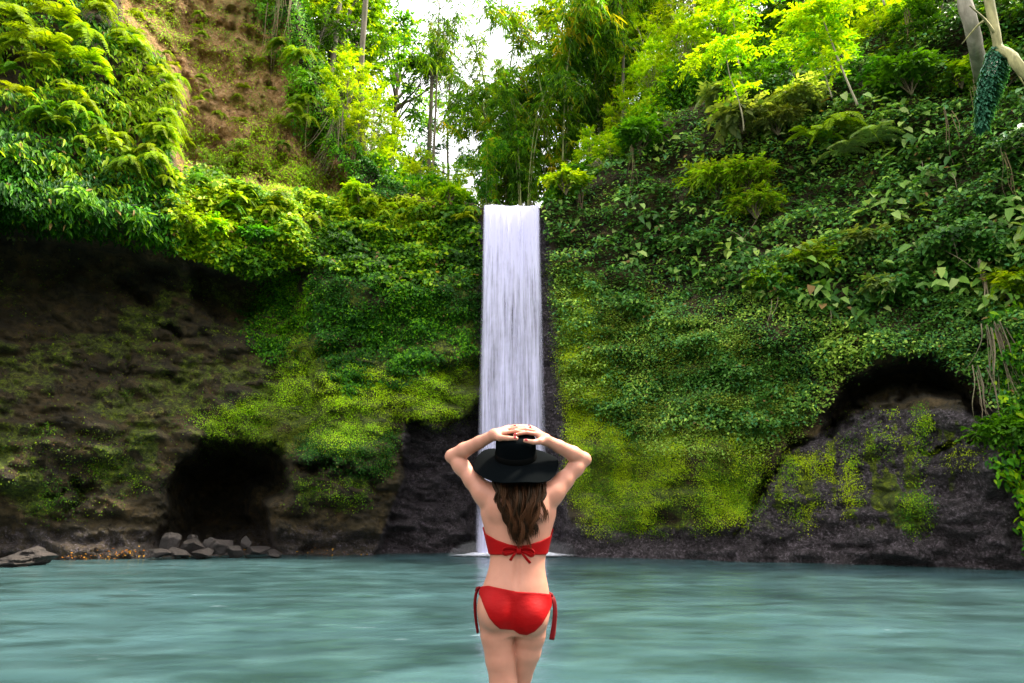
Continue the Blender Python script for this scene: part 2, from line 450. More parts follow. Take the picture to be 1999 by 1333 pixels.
# ------------------------------------------------------------------ ground under the pool, water
gxs = np.concatenate([[-300, -120, -60], np.linspace(-40, 40, 41), [60, 120, 300]]); gys = np.concatenate([[-300, -120, -50, -30], np.linspace(-22, 60, 50), [90, 150, 300]])
XX, YY = np.meshgrid(gxs, gys, indexing='ij')
ZZ = -.252 - .5 * sst(6, 16, YY) + 1.2 * sst(-6, -14, YY) + .1 * vnoise(np.stack([XX * .3, YY * .3, 0 * XX], -1), 4) * sst(6, 12, np.hypot(XX, YY))
ix = np.arange(XX.size).reshape(XX.shape)
Fg = np.stack([ix[:-1, :-1], ix[1:, :-1], ix[1:, 1:], ix[:-1, 1:]], -1).reshape(-1, 4)
m, nt, out = new_mat('pool_bed')
tc = nd(nt, 'ShaderNodeTexCoord'); n1 = noise(nt, tc.outputs['Object'], 3, 8, .65)
b = nd(nt, 'ShaderNodeBsdfPrincipled'); b.inputs['Roughness'].default_value = .9
nt.links.new(ramp(nt, n1, [(.3, (.05, .045, .035)), (.7, (.17, .15, .11))]).outputs[0], b.inputs['Base Color'])
nt.links.new(b.outputs[0], out.inputs['Surface'])
tag(link('ground', np_mesh('ground', np.stack([XX, YY, ZZ], -1).reshape(-1, 3), Fg), m), kind='structure')

wx = np.linspace(-40, 40, 321); wy = np.concatenate([np.linspace(-9, 12, 260, endpoint=False), np.linspace(12, 34, 120)])
XX, YY = np.meshgrid(wx, wy, indexing='ij')
pp = np.stack([XX * .35, YY * .75, 0 * XX], -1)
ZZ = .022 * fbm(pp, .9, 3, 71) + .010 * fbm(pp, 3.3, 2, 81)
ZZ += .045 * np.exp(-((XX - .1) ** 2 / 3.0 + (YY - 22.2) ** 2 / 1.6)) * (1 + vnoise(np.stack([XX * 5, YY * 5, 0 * XX], -1), 5))
ix = np.arange(XX.size).reshape(XX.shape)
Fg = np.stack([ix[:-1, :-1], ix[1:, :-1], ix[1:, 1:], ix[:-1, 1:]], -1).reshape(-1, 4)
m, nt, out = new_mat('milky_pool_water')
tc = nd(nt, 'ShaderNodeTexCoord'); ob = tc.outputs['Object']
nl = noise(nt, mapping(nt, ob, (.35, .7, 1), (0, 0, .12)), .55, 3, .5)
nm = noise(nt, mapping(nt, ob, (.75, 1.15, 1), (0, 0, -.15)), 1.4, 2, .45)
nf = noise(nt, mapping(nt, ob, (.8, 1.5, 1), (0, 0, .12)), 4.2, 3, .5)
col = ramp(nt, nl, [(.3, (.015, .034, .035)), (.5, (.027, .060, .065)), (.72, (.045, .096, .111))]).outputs[0]
col = mixc(nt, ramp(nt, nm, [(.45, (0, 0, 0)), (.75, (.55, .55, .55))]).outputs[0], col, (.060, .120, .130))
col = mixc(nt, ramp(nt, noise(nt, mapping(nt, ob, (.8, 1.3, 1)), 1.1, 4, .55), [(.34, (.7, .7, .7)), (.5, (0, 0, 0))]).outputs[0], col, (.010, .024, .023))
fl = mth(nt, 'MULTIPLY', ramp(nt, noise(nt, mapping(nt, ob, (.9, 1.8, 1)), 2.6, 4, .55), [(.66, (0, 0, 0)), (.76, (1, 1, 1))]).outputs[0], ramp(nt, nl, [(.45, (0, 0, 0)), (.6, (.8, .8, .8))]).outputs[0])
col = mixc(nt, fl, col, (.24, .31, .35))  # pale flecks painted into the colour as sky glints on the waves
b = nd(nt, 'ShaderNodeBsdfPrincipled'); b.inputs['Roughness'].default_value = .2; b.inputs['IOR'].default_value = 1.33
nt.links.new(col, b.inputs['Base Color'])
h = mth(nt, 'ADD', mth(nt, 'MULTIPLY', nm, 1.0), mth(nt, 'MULTIPLY', nf, .12))
bp = nd(nt, 'ShaderNodeBump'); bp.inputs['Strength'].default_value = .36; bp.inputs['Distance'].default_value = .16
nt.links.new(h, bp.inputs['Height']); nt.links.new(bp.outputs[0], b.inputs['Normal'])
nt.links.new(b.outputs[0], out.inputs['Surface'])
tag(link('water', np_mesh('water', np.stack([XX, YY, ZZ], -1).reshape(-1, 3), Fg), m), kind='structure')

# ------------------------------------------------------------------ waterfall
wf = empty('waterfall', tuple(at_range(1000., 1083., 22.6)))
tag(wf, 'tall narrow white waterfall dropping straight from the mossy cliff into the pool', 'waterfall')
m, nt, out = new_mat('falling_water')
tc = nd(nt, 'ShaderNodeTexCoord'); ob = tc.outputs['Object']
s1 = noise(nt, mapping(nt, ob, (1, .3, .035)), 6.5, 5, .72)
s2 = noise(nt, mapping(nt, ob, (1, .3, .012)), 17, 4, .75)
s3 = noise(nt, ob, 3.5, 5, .6)
at = nd(nt, 'ShaderNodeAttribute', attribute_name='tint')
sp = nd(nt, 'ShaderNodeSeparateColor'); nt.links.new(at.outputs['Color'], sp.inputs[0])
st_ = mth(nt, 'ADD', mth(nt, 'MULTIPLY', s1, .85), mth(nt, 'MULTIPLY', s2, .6))
st_ = mth(nt, 'ADD', st_, mth(nt, 'MULTIPLY', s3, .12))
st_ = mth(nt, 'ADD', st_, mth(nt, 'MULTIPLY', mth(nt, 'SUBTRACT', sp.outputs[0], .5), .55))
dens = ramp(nt, st_, [(.58, (.08, .08, .08)), (.74, (.55, .55, .55)), (.92, (.98, .98, .98))]).outputs[0]
dens = mth(nt, 'MULTIPLY', dens, sp.outputs[1])
df = nd(nt, 'ShaderNodeBsdfDiffuse'); df.inputs['Color'].default_value = (.80, .78, .99, 1)
tl = nd(nt, 'ShaderNodeBsdfTranslucent'); tl.inputs['Color'].default_value = (.80, .78, .99, 1)
m1 = nd(nt, 'ShaderNodeMixShader'); m1.inputs[0].default_value = .5
nt.links.new(df.outputs[0], m1.inputs[1]); nt.links.new(tl.outputs[0], m1.inputs[2])
tr = nd(nt, 'ShaderNodeBsdfTransparent')
m2 = nd(nt, 'ShaderNodeMixShader'); nt.links.new(dens, m2.inputs[0])
nt.links.new(tr.outputs[0], m2.inputs[1]); nt.links.new(m1.outputs[0], m2.inputs[2])
nt.links.new(m2.outputs[0], out.inputs['Surface'])
M_FALL = m
mb = MB()
lipz = float(at_range(995., 404., 22.9)[2]) - .16
for lay, (dy, sd) in enumerate([(0, 0), (.2, 5)]):
    nu, nv = 130, 90
    u = np.linspace(0, 1, nu); v = np.linspace(0, 1, nv)
    U, Vv = np.meshgrid(u, v, indexing='ij')
    s = Vv * 15.2 - 2.4                      # metres along the path; negative = on the stream bed
    fall = np.maximum(0, s)
    z = lipz + .02 - fall + .04 * np.sin(U * 7 + sd) * sst(1, -1, s)
    lw = .025 * vnoise(np.stack([U * 7 + sd, 0 * U, 0 * U], -1), 15) + .015 * vnoise(np.stack([U * 21 + sd, 0 * U, 0 * U], -1), 16)
    z = z + lw * sst(2.5, 0, np.abs(s)); z = np.where(s < 0, lipz + .03 + lw, z)
    y = 22.75 - 2.4 * 0 + np.where(s < 0, -s * 1.0, -.34 * np.sqrt(np.maximum(fall, 0)))
    y = y + dy - .25
    spread = 1 + .10 * sst(0, 12, fall)
    x = (-1.04 + 2.05 * U) * spread * (1 + .012 * (lay - 1)) + .015 * fall / 12
    rib = vnoise(np.stack([x * 5.5 + sd * 3.1, 0 * x + sd, s * .12], -1), 6) * .07 + vnoise(np.stack([x * 14 + sd, 0 * x, s * .1], -1), 8) * .035
    y = y + rib * sst(-.5, 1.2, s)
    edge = sst(0, .05 + .05 * sst(0, 9, fall), U) * sst(1, .95 - .05 * sst(0, 9, fall), U)
    wisp = np.where(edge < 1, edge * (.75 + .5 * vnoise(np.stack([x * 9, 0 * x, s * .5], -1), 14)), 1)
    topw = 1 - .62 * sst(0, 5, fall)         # thick at the lip, thinner once it spreads
    low = sst(9.5, 12, fall)
    colr = np.stack([.28 + .55 * topw + .18 * low - .12 * lay, np.clip(wisp, 0, 1), 0 * x], -1)
    I = np.arange(nu * nv).reshape(nu, nv)
    mb.add(np.stack([x, y, z], -1).reshape(-1, 3), np.stack([I[:-1, :-1], I[1:, :-1], I[1:, 1:], I[:-1, 1:]], -1).reshape(-1, 4), colr.reshape(-1, 3))
fw = link('falling_water', mb.mesh('falling_water'), M_FALL)
# foam pad where the fall meets the pool
m, nt, out = new_mat('foam')
tc = nd(nt, 'ShaderNodeTexCoord'); at = nd(nt, 'ShaderNodeAttribute', attribute_name='tint')
sp = nd(nt, 'ShaderNodeSeparateColor'); nt.links.new(at.outputs['Color'], sp.inputs[0])
n1 = noise(nt, mapping(nt, tc.outputs['Object'], (1, 2.2, 1)), 4, 5, .6)
dens = ramp(nt, mth(nt, 'ADD', sp.outputs[0], mth(nt, 'MULTIPLY', mth(nt, 'SUBTRACT', n1, .5), .8)), [(.15, (0, 0, 0)), (.6, (.97, .97, .97))]).outputs[0]
df = nd(nt, 'ShaderNodeBsdfDiffuse'); df.inputs['Color'].default_value = (.85, .86, .95, 1)
tr = nd(nt, 'ShaderNodeBsdfTransparent'); m2 = nd(nt, 'ShaderNodeMixShader')
nt.links.new(dens, m2.inputs[0]); nt.links.new(tr.outputs[0], m2.inputs[1]); nt.links.new(df.outputs[0], m2.inputs[2])
nt.links.new(m2.outputs[0], out.inputs['Surface'])
r = np.linspace(0, 1, 26); a = np.linspace(0, 2 * np.pi, 64, endpoint=False)
A, Rr = np.meshgrid(a, r, indexing='ij')
fx_ = .02 + np.cos(A) * Rr * 2.5; fy_ = 21.5 + np.sin(A) * Rr * 1.1
fz = .055 + .24 * (1 - Rr ** 2) ** 5 * (1 + .6 * vnoise(np.stack([fx_ * 4, fy_ * 4, 0 * fx_], -1), 3))
colr = np.stack([(1 - Rr) ** 1.3 * 1.15, 0 * Rr, 0 * Rr], -1)
I = np.arange(A.size).reshape(A.shape); J = np.roll(I, -1, 0)
me = np_mesh('foam', np.stack([fx_, fy_, fz], -1).reshape(-1, 3), np.stack([I[:, :-1], J[:, :-1], J[:, 1:], I[:, 1:]], -1).reshape(-1, 4), colr.reshape(-1, 3))
fo = link('foam', me, m)
# drifting spray: a low bank of mist over the foam
m, nt, out = new_mat('spray'); pv = nd(nt, 'ShaderNodeVolumePrincipled'); pv.inputs['Color'].default_value = (.95, .96, 1, 1); pv.inputs['Density'].default_value = .28; pv.inputs['Anisotropy'].default_value = .2
nt.links.new(pv.outputs[0], out.inputs['Volume'])
a, b_ = np.meshgrid(np.linspace(0, 2 * np.pi, 40, endpoint=False), np.linspace(.02, math.pi / 2, 12), indexing='ij')
k = 1 + .18 * vnoise(np.stack([np.cos(a) * 2, np.sin(a) * 2, b_ * 2], -1), 12)
I = np.arange(a.size).reshape(a.shape); J = np.roll(I, -1, 0)
mi = link('mist', np_mesh('mist', np.stack([.02 + 2.0 * k * np.sin(b_) * np.cos(a), 21.55 + .8 * k * np.sin(b_) * np.sin(a), 0.03 + .50 * k * np.cos(b_)], -1).reshape(-1, 3),
    [np.stack([I[:, :-1], I[:, 1:], J[:, 1:], J[:, :-1]], -1).reshape(-1, 4), np.array([I[::-1, -1]]), np.array([I[:, 0]])]), m)
for o in (fw, fo, mi):
    o.parent = wf; o.matrix_parent_inverse = Matrix.Translation(wf.location).inverted()
# unseen green banks added behind the camera to block low frontal sky light
az = np.radians(np.linspace(56, 304, 90)); hts = np.array([-1, .3, 1.5, 3.2, 5, 7, 8.5, 10, 13]); rr = np.array([15, 15.2, 16.2, 17.3, 18.6, 20, 23, 30, 60.])
A, H = np.meshgrid(az, np.arange(len(hts)), indexing='ij')
low = 1 - .55 * np.exp(-((A - math.radians(190)) / .5) ** 2)
x = np.sin(A) * rr[H]; y = np.cos(A) * rr[H]; z = hts[H] * low
pp = np.stack([x, y, z], -1); k = 1 + .1 * fbm(pp, .25, 3, 91); x = x * k; y = y * k
I = np.arange(A.size).reshape(A.shape)
Fg = np.stack([I[:-1, :-1], I[1:, :-1], I[1:, 1:], I[:-1, 1:]], -1).reshape(-1, 4)
m, nt, out = new_mat('added_shade_bank')
tc = nd(nt, 'ShaderNodeTexCoord'); n1 = noise(nt, tc.outputs['Object'], 2.2, 8, .7)
b = nd(nt, 'ShaderNodeBsdfPrincipled'); b.inputs['Roughness'].default_value = .9
nt.links.new(ramp(nt, n1, [(.35, (.012, .02, .008)), (.55, (.04, .07, .015)), (.75, (.09, .14, .03))]).outputs[0], b.inputs['Base Color'])
bp = nd(nt, 'ShaderNodeBump'); bp.inputs['Distance'].default_value = .5; nt.links.new(n1, bp.inputs['Height']); nt.links.new(bp.outputs[0], b.inputs['Normal'])
nt.links.new(b.outputs[0], out.inputs['Surface'])
tag(link('added_shade_hills', np_mesh('added_shade_hills', np.stack([x, y, z], -1).reshape(-1, 3), Fg), m), kind='structure')
# ------------------------------------------------------------------ greenery that covers the rock
SUNNY, LIME, BRIGHT, MID = (.36, .45, .006), (.21, .37, .006), (.095, .25, .008), (.048, .145, .009)
DEEP, BLUE, OLIVE, PALE, GOLD = (.020, .068, .007), (.036, .125, .045), (.13, .145, .010), (.24, .30, .10), (.46, .36, .012)
YELLOW = (.36, .46, .006)
WM, WB, WL = (.060, .130, .018), (.118, .215, .030), (.22, .30, .045)

def region(mb, poly, n, size, cols, seed, prot=.35, feather=14, shape='ovate', aspect=.55, gap=-2.0, gscale=1.0, down=.7, outw=.5, side=.5, wide=0.0, colw=None, gradient=None, cn=.28, clump=.6, upw=.75, gan=1.0, gain=1.0):
    """n leaves on the wall inside a photo-space polygon; cols = palette"""
    r = np.random.default_rng(seed)
    p = np.array(poly, float); lo = p.min(0) - feather; hi = p.max(0) + feather
    X = r.uniform(lo[0], hi[0], n * 4); Y = r.uniform(lo[1], hi[1], n * 4)
    k = r.random(len(X)) < pmask(X, Y, poly, feather)
    X, Y = X[k], Y[k]
    P = wall_point(X, Y)
    g = fbm(P * np.array([1, 1, gan]), gscale, 3, seed + 1)
    k = g + r.normal(0, .25, len(X)) > gap
    X, Y, P, g = X[k][:n], Y[k][:n], P[k][:n], g[k][:n]
    m = len(X)
    out_ = -P.copy(); out_[:, 2] = 0; out_ = unit(out_)
    cl = fbm(P * np.array([1, 1, 1.3]), 1.25, 3, seed + 2)
    off = np.clip(.5 + clump * cl, 0, 1.3) * prot * r.uniform(.15, 1, m) ** .7
    up = np.array([0, 0, 1.])
    lat = np.cross(out_, up)
    P = P + out_ * (off[:, None] + .03) + r.normal(0, .05, (m, 3)) + up * (cl * .12)[:, None]
    sgn = r.normal(0, 1, m) + wide
    D = out_ * outw - up * down + lat * (side * sgn)[:, None] + r.normal(0, .25, (m, 3))
    N = up * upw + out_ * .65 + r.normal(0, .32, (m, 3))
    L = r.uniform(size[0], size[1], m) * (1 + .25 * cl)
    W = L * aspect * r.uniform(.8, 1.2, m)
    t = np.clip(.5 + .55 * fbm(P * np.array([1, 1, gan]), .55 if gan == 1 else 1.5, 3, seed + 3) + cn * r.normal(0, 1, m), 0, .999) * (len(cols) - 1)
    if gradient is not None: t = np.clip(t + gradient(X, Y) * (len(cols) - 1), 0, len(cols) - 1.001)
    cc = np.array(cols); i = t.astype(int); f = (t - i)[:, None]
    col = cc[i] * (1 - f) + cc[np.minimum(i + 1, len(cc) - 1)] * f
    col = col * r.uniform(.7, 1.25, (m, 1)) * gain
    dead = r.random(m) < .012
    col[dead] = np.array([.22, .13, .05])
    leaves(mb, P, D, N, L, W, col, shape)

def stuff(name, mb, mat, label, cat):
    o = link(name, mb.mesh(name), mat); tag(o, label, cat, kind='stuff'); return o

# left: long drooping leaves of the hanging mass over the dark hollow
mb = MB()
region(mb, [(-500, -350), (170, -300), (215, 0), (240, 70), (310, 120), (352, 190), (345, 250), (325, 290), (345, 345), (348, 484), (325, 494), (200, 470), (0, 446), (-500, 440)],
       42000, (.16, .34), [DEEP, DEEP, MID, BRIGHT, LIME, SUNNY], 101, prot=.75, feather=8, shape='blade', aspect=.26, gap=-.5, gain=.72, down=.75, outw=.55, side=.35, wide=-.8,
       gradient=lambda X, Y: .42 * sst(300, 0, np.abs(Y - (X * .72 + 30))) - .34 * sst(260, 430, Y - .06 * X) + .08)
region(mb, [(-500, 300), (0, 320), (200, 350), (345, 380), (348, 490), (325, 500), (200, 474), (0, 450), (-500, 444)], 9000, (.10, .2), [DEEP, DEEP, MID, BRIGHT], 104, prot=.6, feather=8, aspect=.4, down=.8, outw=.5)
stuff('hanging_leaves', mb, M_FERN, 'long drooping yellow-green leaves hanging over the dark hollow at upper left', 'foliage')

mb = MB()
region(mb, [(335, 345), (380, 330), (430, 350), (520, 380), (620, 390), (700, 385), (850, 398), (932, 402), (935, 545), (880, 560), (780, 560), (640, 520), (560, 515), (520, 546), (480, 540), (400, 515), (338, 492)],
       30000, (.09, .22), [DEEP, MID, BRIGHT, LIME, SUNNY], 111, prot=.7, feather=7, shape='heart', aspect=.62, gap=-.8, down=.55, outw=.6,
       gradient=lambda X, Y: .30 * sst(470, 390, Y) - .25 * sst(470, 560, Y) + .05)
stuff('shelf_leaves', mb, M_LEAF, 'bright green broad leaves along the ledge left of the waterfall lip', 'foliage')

mb = MB()
region(mb, [(500, 560), (540, 520), (640, 520), (760, 550), (860, 560), (935, 500), (930, 640), (925, 700), (860, 700), (760, 750), (690, 760), (620, 680), (530, 700), (480, 640)],
       30000, (.05, .12), [DEEP, DEEP, MID, BRIGHT, LIME], 121, prot=.32, feather=30, aspect=.65, gap=-.35, gscale=1.3,
       gradient=lambda X, Y: -.16 * sst(600, 700, Y))
region(mb, [(560, 640), (760, 740), (930, 700), (935, 790), (880, 830), (790, 815), (690, 880), (560, 870), (420, 850), (380, 815), (520, 770)],
       50000, (.018, .040), [DEEP, OLIVE, OLIVE, LIME, YELLOW], 122, prot=.05, feather=25, aspect=.8, gap=-.7, gscale=1.6, cn=.13, gain=1.25, gradient=lambda X, Y: .12 + 0 * X)
region(mb, [(600, 840), (780, 840), (760, 930), (690, 930), (620, 910), (570, 890)], 7000, (.03, .07), [DEEP, DEEP, MID, OLIVE], 123, prot=.1, feather=14, gap=-.3)
stuff('creeper', mb, M_LEAF, 'small-leaved creeper and moss on the bulging rock left of the waterfall', 'creeper')

# sparse seedlings on the dark wall
mb = MB()
region(mb, [(-300, 470), (320, 520), (560, 600), (580, 860), (300, 880), (-300, 900)], 2600, (.03, .075), [DEEP, OLIVE, MID, LIME], 131, prot=.05, feather=30, gap=.0, gscale=1.1, aspect=.7)
region(mb, [(-200, 850), (330, 850), (350, 890), (330, 960), (180, 1010), (-200, 1000)], 2200, (.03, .065), [DEEP, DEEP, OLIVE, MID, LIME], 132, prot=.05, feather=25, gap=-.1, gscale=.9, aspect=.7)
for bx, by, br in ((175, 890, 40), (105, 965, 38), (435, 830, 60), (270, 950, 18), (600, 960, 34), (680, 958, 34), (250, 765, 8), (85, 845, 14)):
    region(mb, [(bx + br * 1.3 * math.cos(a), by + br * math.sin(a)) for a in np.linspace(0, 6.2, 9)], int(br * 26), (.025, .06), [DEEP, MID, BRIGHT, LIME], 133 + bx, prot=.08, feather=br * .8, gap=-.2, aspect=.75)
stuff('wall_seedlings', mb, M_LEAF, 'scattered seedlings and moss tufts on the dark wall around the left cave', 'seedlings')

# right wall
CR = [(1062, 402), (1075, 396), (1130, 372), (1200, 306), (1300, 232), (1450, 162), (1600, 116), (1800, 30), (2000, -70), (2500, -260)]
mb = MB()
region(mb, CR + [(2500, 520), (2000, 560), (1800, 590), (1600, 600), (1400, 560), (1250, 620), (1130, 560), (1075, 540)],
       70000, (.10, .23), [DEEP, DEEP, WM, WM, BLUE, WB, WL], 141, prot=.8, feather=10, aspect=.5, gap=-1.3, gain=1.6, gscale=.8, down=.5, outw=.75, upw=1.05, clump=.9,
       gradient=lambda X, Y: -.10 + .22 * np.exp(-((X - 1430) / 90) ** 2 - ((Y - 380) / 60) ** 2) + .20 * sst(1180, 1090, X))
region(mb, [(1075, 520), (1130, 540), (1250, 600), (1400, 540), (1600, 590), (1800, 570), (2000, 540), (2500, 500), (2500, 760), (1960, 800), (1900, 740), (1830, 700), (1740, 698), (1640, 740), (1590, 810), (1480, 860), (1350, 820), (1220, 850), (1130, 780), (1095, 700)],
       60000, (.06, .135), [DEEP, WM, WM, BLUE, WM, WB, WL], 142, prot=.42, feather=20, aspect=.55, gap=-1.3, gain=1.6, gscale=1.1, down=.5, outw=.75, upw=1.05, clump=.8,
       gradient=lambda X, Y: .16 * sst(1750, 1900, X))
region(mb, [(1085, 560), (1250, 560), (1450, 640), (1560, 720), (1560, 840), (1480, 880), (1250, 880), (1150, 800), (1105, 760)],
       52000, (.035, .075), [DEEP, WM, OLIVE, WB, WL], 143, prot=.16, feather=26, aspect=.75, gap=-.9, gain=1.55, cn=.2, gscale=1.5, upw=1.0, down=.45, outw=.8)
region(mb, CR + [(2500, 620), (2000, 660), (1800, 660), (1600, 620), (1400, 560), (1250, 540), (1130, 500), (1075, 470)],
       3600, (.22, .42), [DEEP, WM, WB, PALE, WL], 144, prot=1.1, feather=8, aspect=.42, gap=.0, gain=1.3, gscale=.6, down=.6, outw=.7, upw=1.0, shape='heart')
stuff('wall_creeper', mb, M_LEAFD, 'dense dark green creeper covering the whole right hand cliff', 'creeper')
mb = MB()
region(mb, [(1900, 480), (2010, 440), (2300, 440), (2300, 1100), (2010, 1090), (1990, 1040), (1985, 960), (1930, 900), (1935, 860), (1965, 800), (1945, 740), (1930, 620)],
       9000, (.10, .20), [DEEP, MID, BRIGHT, LIME, YELLOW], 151, prot=.5, feather=10, aspect=.5, gap=-.5,
       gradient=lambda X, Y: .22 * np.exp(-((Y - 620) / 130) ** 2) - .06)
stuff('edge_leaves', mb, M_LEAF, 'bright broad leaves tumbling down the right edge to the water', 'foliage')
# moss with tiny leaves low on the right wall
mb = MB()
region(mb, [(1110, 800), (1240, 850), (1480, 880), (1500, 920), (1460, 1000), (1350, 1040), (1150, 1030), (1105, 960)], 56000, (.018, .042), [DEEP, OLIVE, MID, LIME, YELLOW], 161, prot=.05, feather=22, aspect=.7, gap=-.3, gan=.22, cn=.22, gscale=1.2, down=.8,
       gradient=lambda X, Y: .28)
region(mb, [(1080, 520), (1150, 560), (1200, 700), (1220, 820), (1130, 860), (1100, 760)], 26000, (.02, .05), [OLIVE, LIME, YELLOW, YELLOW], 162, prot=.08, feather=26, gap=-.6, aspect=.7)
for bx, by, bw, bh in ((1560, 940, 34, 70), (1640, 935, 40, 56), (1800, 845, 16, 60), (1790, 960, 30, 80), (1690, 850, 60, 26), (1445, 940, 40, 80), (1530, 1000, 60, 18), (1185, 880, 12, 70), (1745, 870, 30, 14), (1870, 880, 40, 12)):
    region(mb, [(bx + bw * math.cos(a), by + bh * math.sin(a)) for a in np.linspace(0, 6.2, 10)], int(bw * bh * 2.0), (.02, .045), [MID, LIME, YELLOW, SUNNY], 163 + bx, prot=.05, feather=bw * .8, gap=.10, gscale=2.4, gan=.16, aspect=.65, down=.9, cn=.15)
stuff('moss', mb, M_FERN, 'bright yellow-green moss streaks on the low right wall beside the fall', 'moss')
# thin growth on the bare earth
mb = MB()
region(mb, P_EARTH, 13000, (.05, .14), [OLIVE, LIME, SUNNY, YELLOW], 171, prot=.25, feather=10, gap=.12, gscale=.7, aspect=.4)
region(mb, [(430, 240), (520, 300), (640, 330), (700, 380), (700, 420), (520, 400), (360, 350), (340, 250), (400, 270)], 6500, (.07, .17), [OLIVE, LIME, SUNNY, YELLOW], 172, prot=.3, feather=14, gap=.0, gscale=.8, aspect=.4)
region(mb, [(455, -150), (640, 0), (700, 200), (770, 330), (800, 400), (700, 400), (640, 335), (572, 250), (548, 140), (515, 70), (472, 0)], 14000, (.09, .2), [DEEP, MID, BRIGHT, LIME], 173, prot=.7, feather=12, gap=-.5, aspect=.4)
stuff('slope_weeds', mb, M_LEAF, 'thin yellowish weeds scattered over the bare brown earth slope', 'weeds')
# plants on the ground above the rim, behind everything
mb = MB(); r = np.random.default_rng(181)
n = 120000
Xs = np.where(r.random(n) < .3, r.uniform(560, 1150, n), r.uniform(1050, 2200, n)); e = r.uniform(0, 1, n) ** 1.6 * 14 + .1
keep = ~((Xs > 930) & (Xs < 1062) & (e < 9))
Xs, e = Xs[keep], e[keep]; n = len(Xs)
rc = np.interp(Xs, gx, cr_R); Rr = rc + e
dx = np.interp(Xs, gx, dirx); dy = np.interp(Xs, gx, diry)
P = np.stack([dx * Rr, dy * Rr, plateau_z(Xs, Rr)], -1)
hh = np.clip(.9 + .9 * fbm(P, .5, 3, 182), .15, 2.4) * (1 + .6 * sst(1080, 1250, Xs)) * (1 - .75 * sst(120, 60, np.abs(Xs - 996)) * sst(6, 2, e))
P[:, 2] += hh * r.random(n) ** .6
t = np.clip(.5 + .5 * fbm(P, .6, 3, 183) + r.normal(0, .25, n), 0, .999) * 4
cc = np.array([DEEP, MID, BRIGHT, LIME, SUNNY]); i = t.astype(int); f = (t - i)[:, None]
col = (cc[i] * (1 - f) + cc[np.minimum(i + 1, 4)] * f) * r.uniform(.7, 1.3, (n, 1))
L = r.uniform(.12, .28, n)
leaves(mb, P, r.normal(0, 1, (n, 3)) + [0, 0, -.2], r.normal(0, .5, (n, 3)) + [0, -.3, .8], L, L * .42, col)
stuff('undergrowth', mb, M_LEAF, 'mixed green undergrowth on the forest floor above the rim', 'undergrowth')

mb = MB()
region(mb, [(120, 1074), (300, 1076), (560, 1076), (760, 1080), (760, 1084), (560, 1083), (300, 1087), (120, 1088)], 170, (.05, .11), [(.12, .05, .015), (.45, .17, .02), (.55, .32, .04), (.2, .09, .03)], 191, prot=.25, feather=3, gap=.0, aspect=.6, down=.1, outw=.6, upw=1.4)
stuff('leaf_litter', mb, M_LEAF, 'orange fallen leaves washed up along the left waterline', 'fallen leaves')
# ------------------------------------------------------------------ trees
def sprays(mb, r, centres, k, per, tw, L, asp, cols, shape='ovate', droop=.35, flat=.5, hang=.3, base=None, colspread=.3):
    """leafy twigs: k twigs from each centre, `per` leaves along each"""
    cs = np.repeat(np.asarray(centres), k, 0); n = len(cs)
    d = r.normal(0, 1, (n, 3)); d[:, 2] *= flat
    if base is not None: d += unit(cs - np.asarray(base)) * .8
    d = unit(d); ln = tw * r.uniform(.5, 1.15, n)
    t = np.tile(np.linspace(.12, 1, per), (n, 1)) + r.normal(0, .04, (n, per))
    P = cs[:, None] + d[:, None] * (t * ln[:, None])[..., None]
    P[..., 2] -= droop * ln[:, None] * t ** 2
    side = unit(np.cross(d, [0, 0, 1.]) + 1e-3)[:, None] * np.where(np.arange(per) % 2, 1, -1)[None, :, None]
    D = d[:, None] * .7 + side * .8 + r.normal(0, .25, P.shape); D[..., 2] -= hang
    N = np.array([0, 0, 1.]) + r.normal(0, .4, P.shape)
    tone = np.clip(.5 + colspread * vnoise(cs * .9 + 3.7, 5) + .22 * r.normal(0, 1, n), 0, .999)
    tone = np.clip(np.repeat(tone, per) + r.normal(0, .12, n * per), 0, .999) * (len(cols) - 1)
    cc = np.array(cols); i = tone.astype(int); f = (tone - i)[:, None]
    col = (cc[i] * (1 - f) + cc[np.minimum(i + 1, len(cc) - 1)] * f) * r.uniform(.75, 1.25, (n * per, 1))
    Ls = L * r.uniform(.7, 1.2, n * per)
    leaves(mb, P.reshape(-1, 3), D.reshape(-1, 3), N.reshape(-1, 3), Ls, Ls * asp, col, shape)

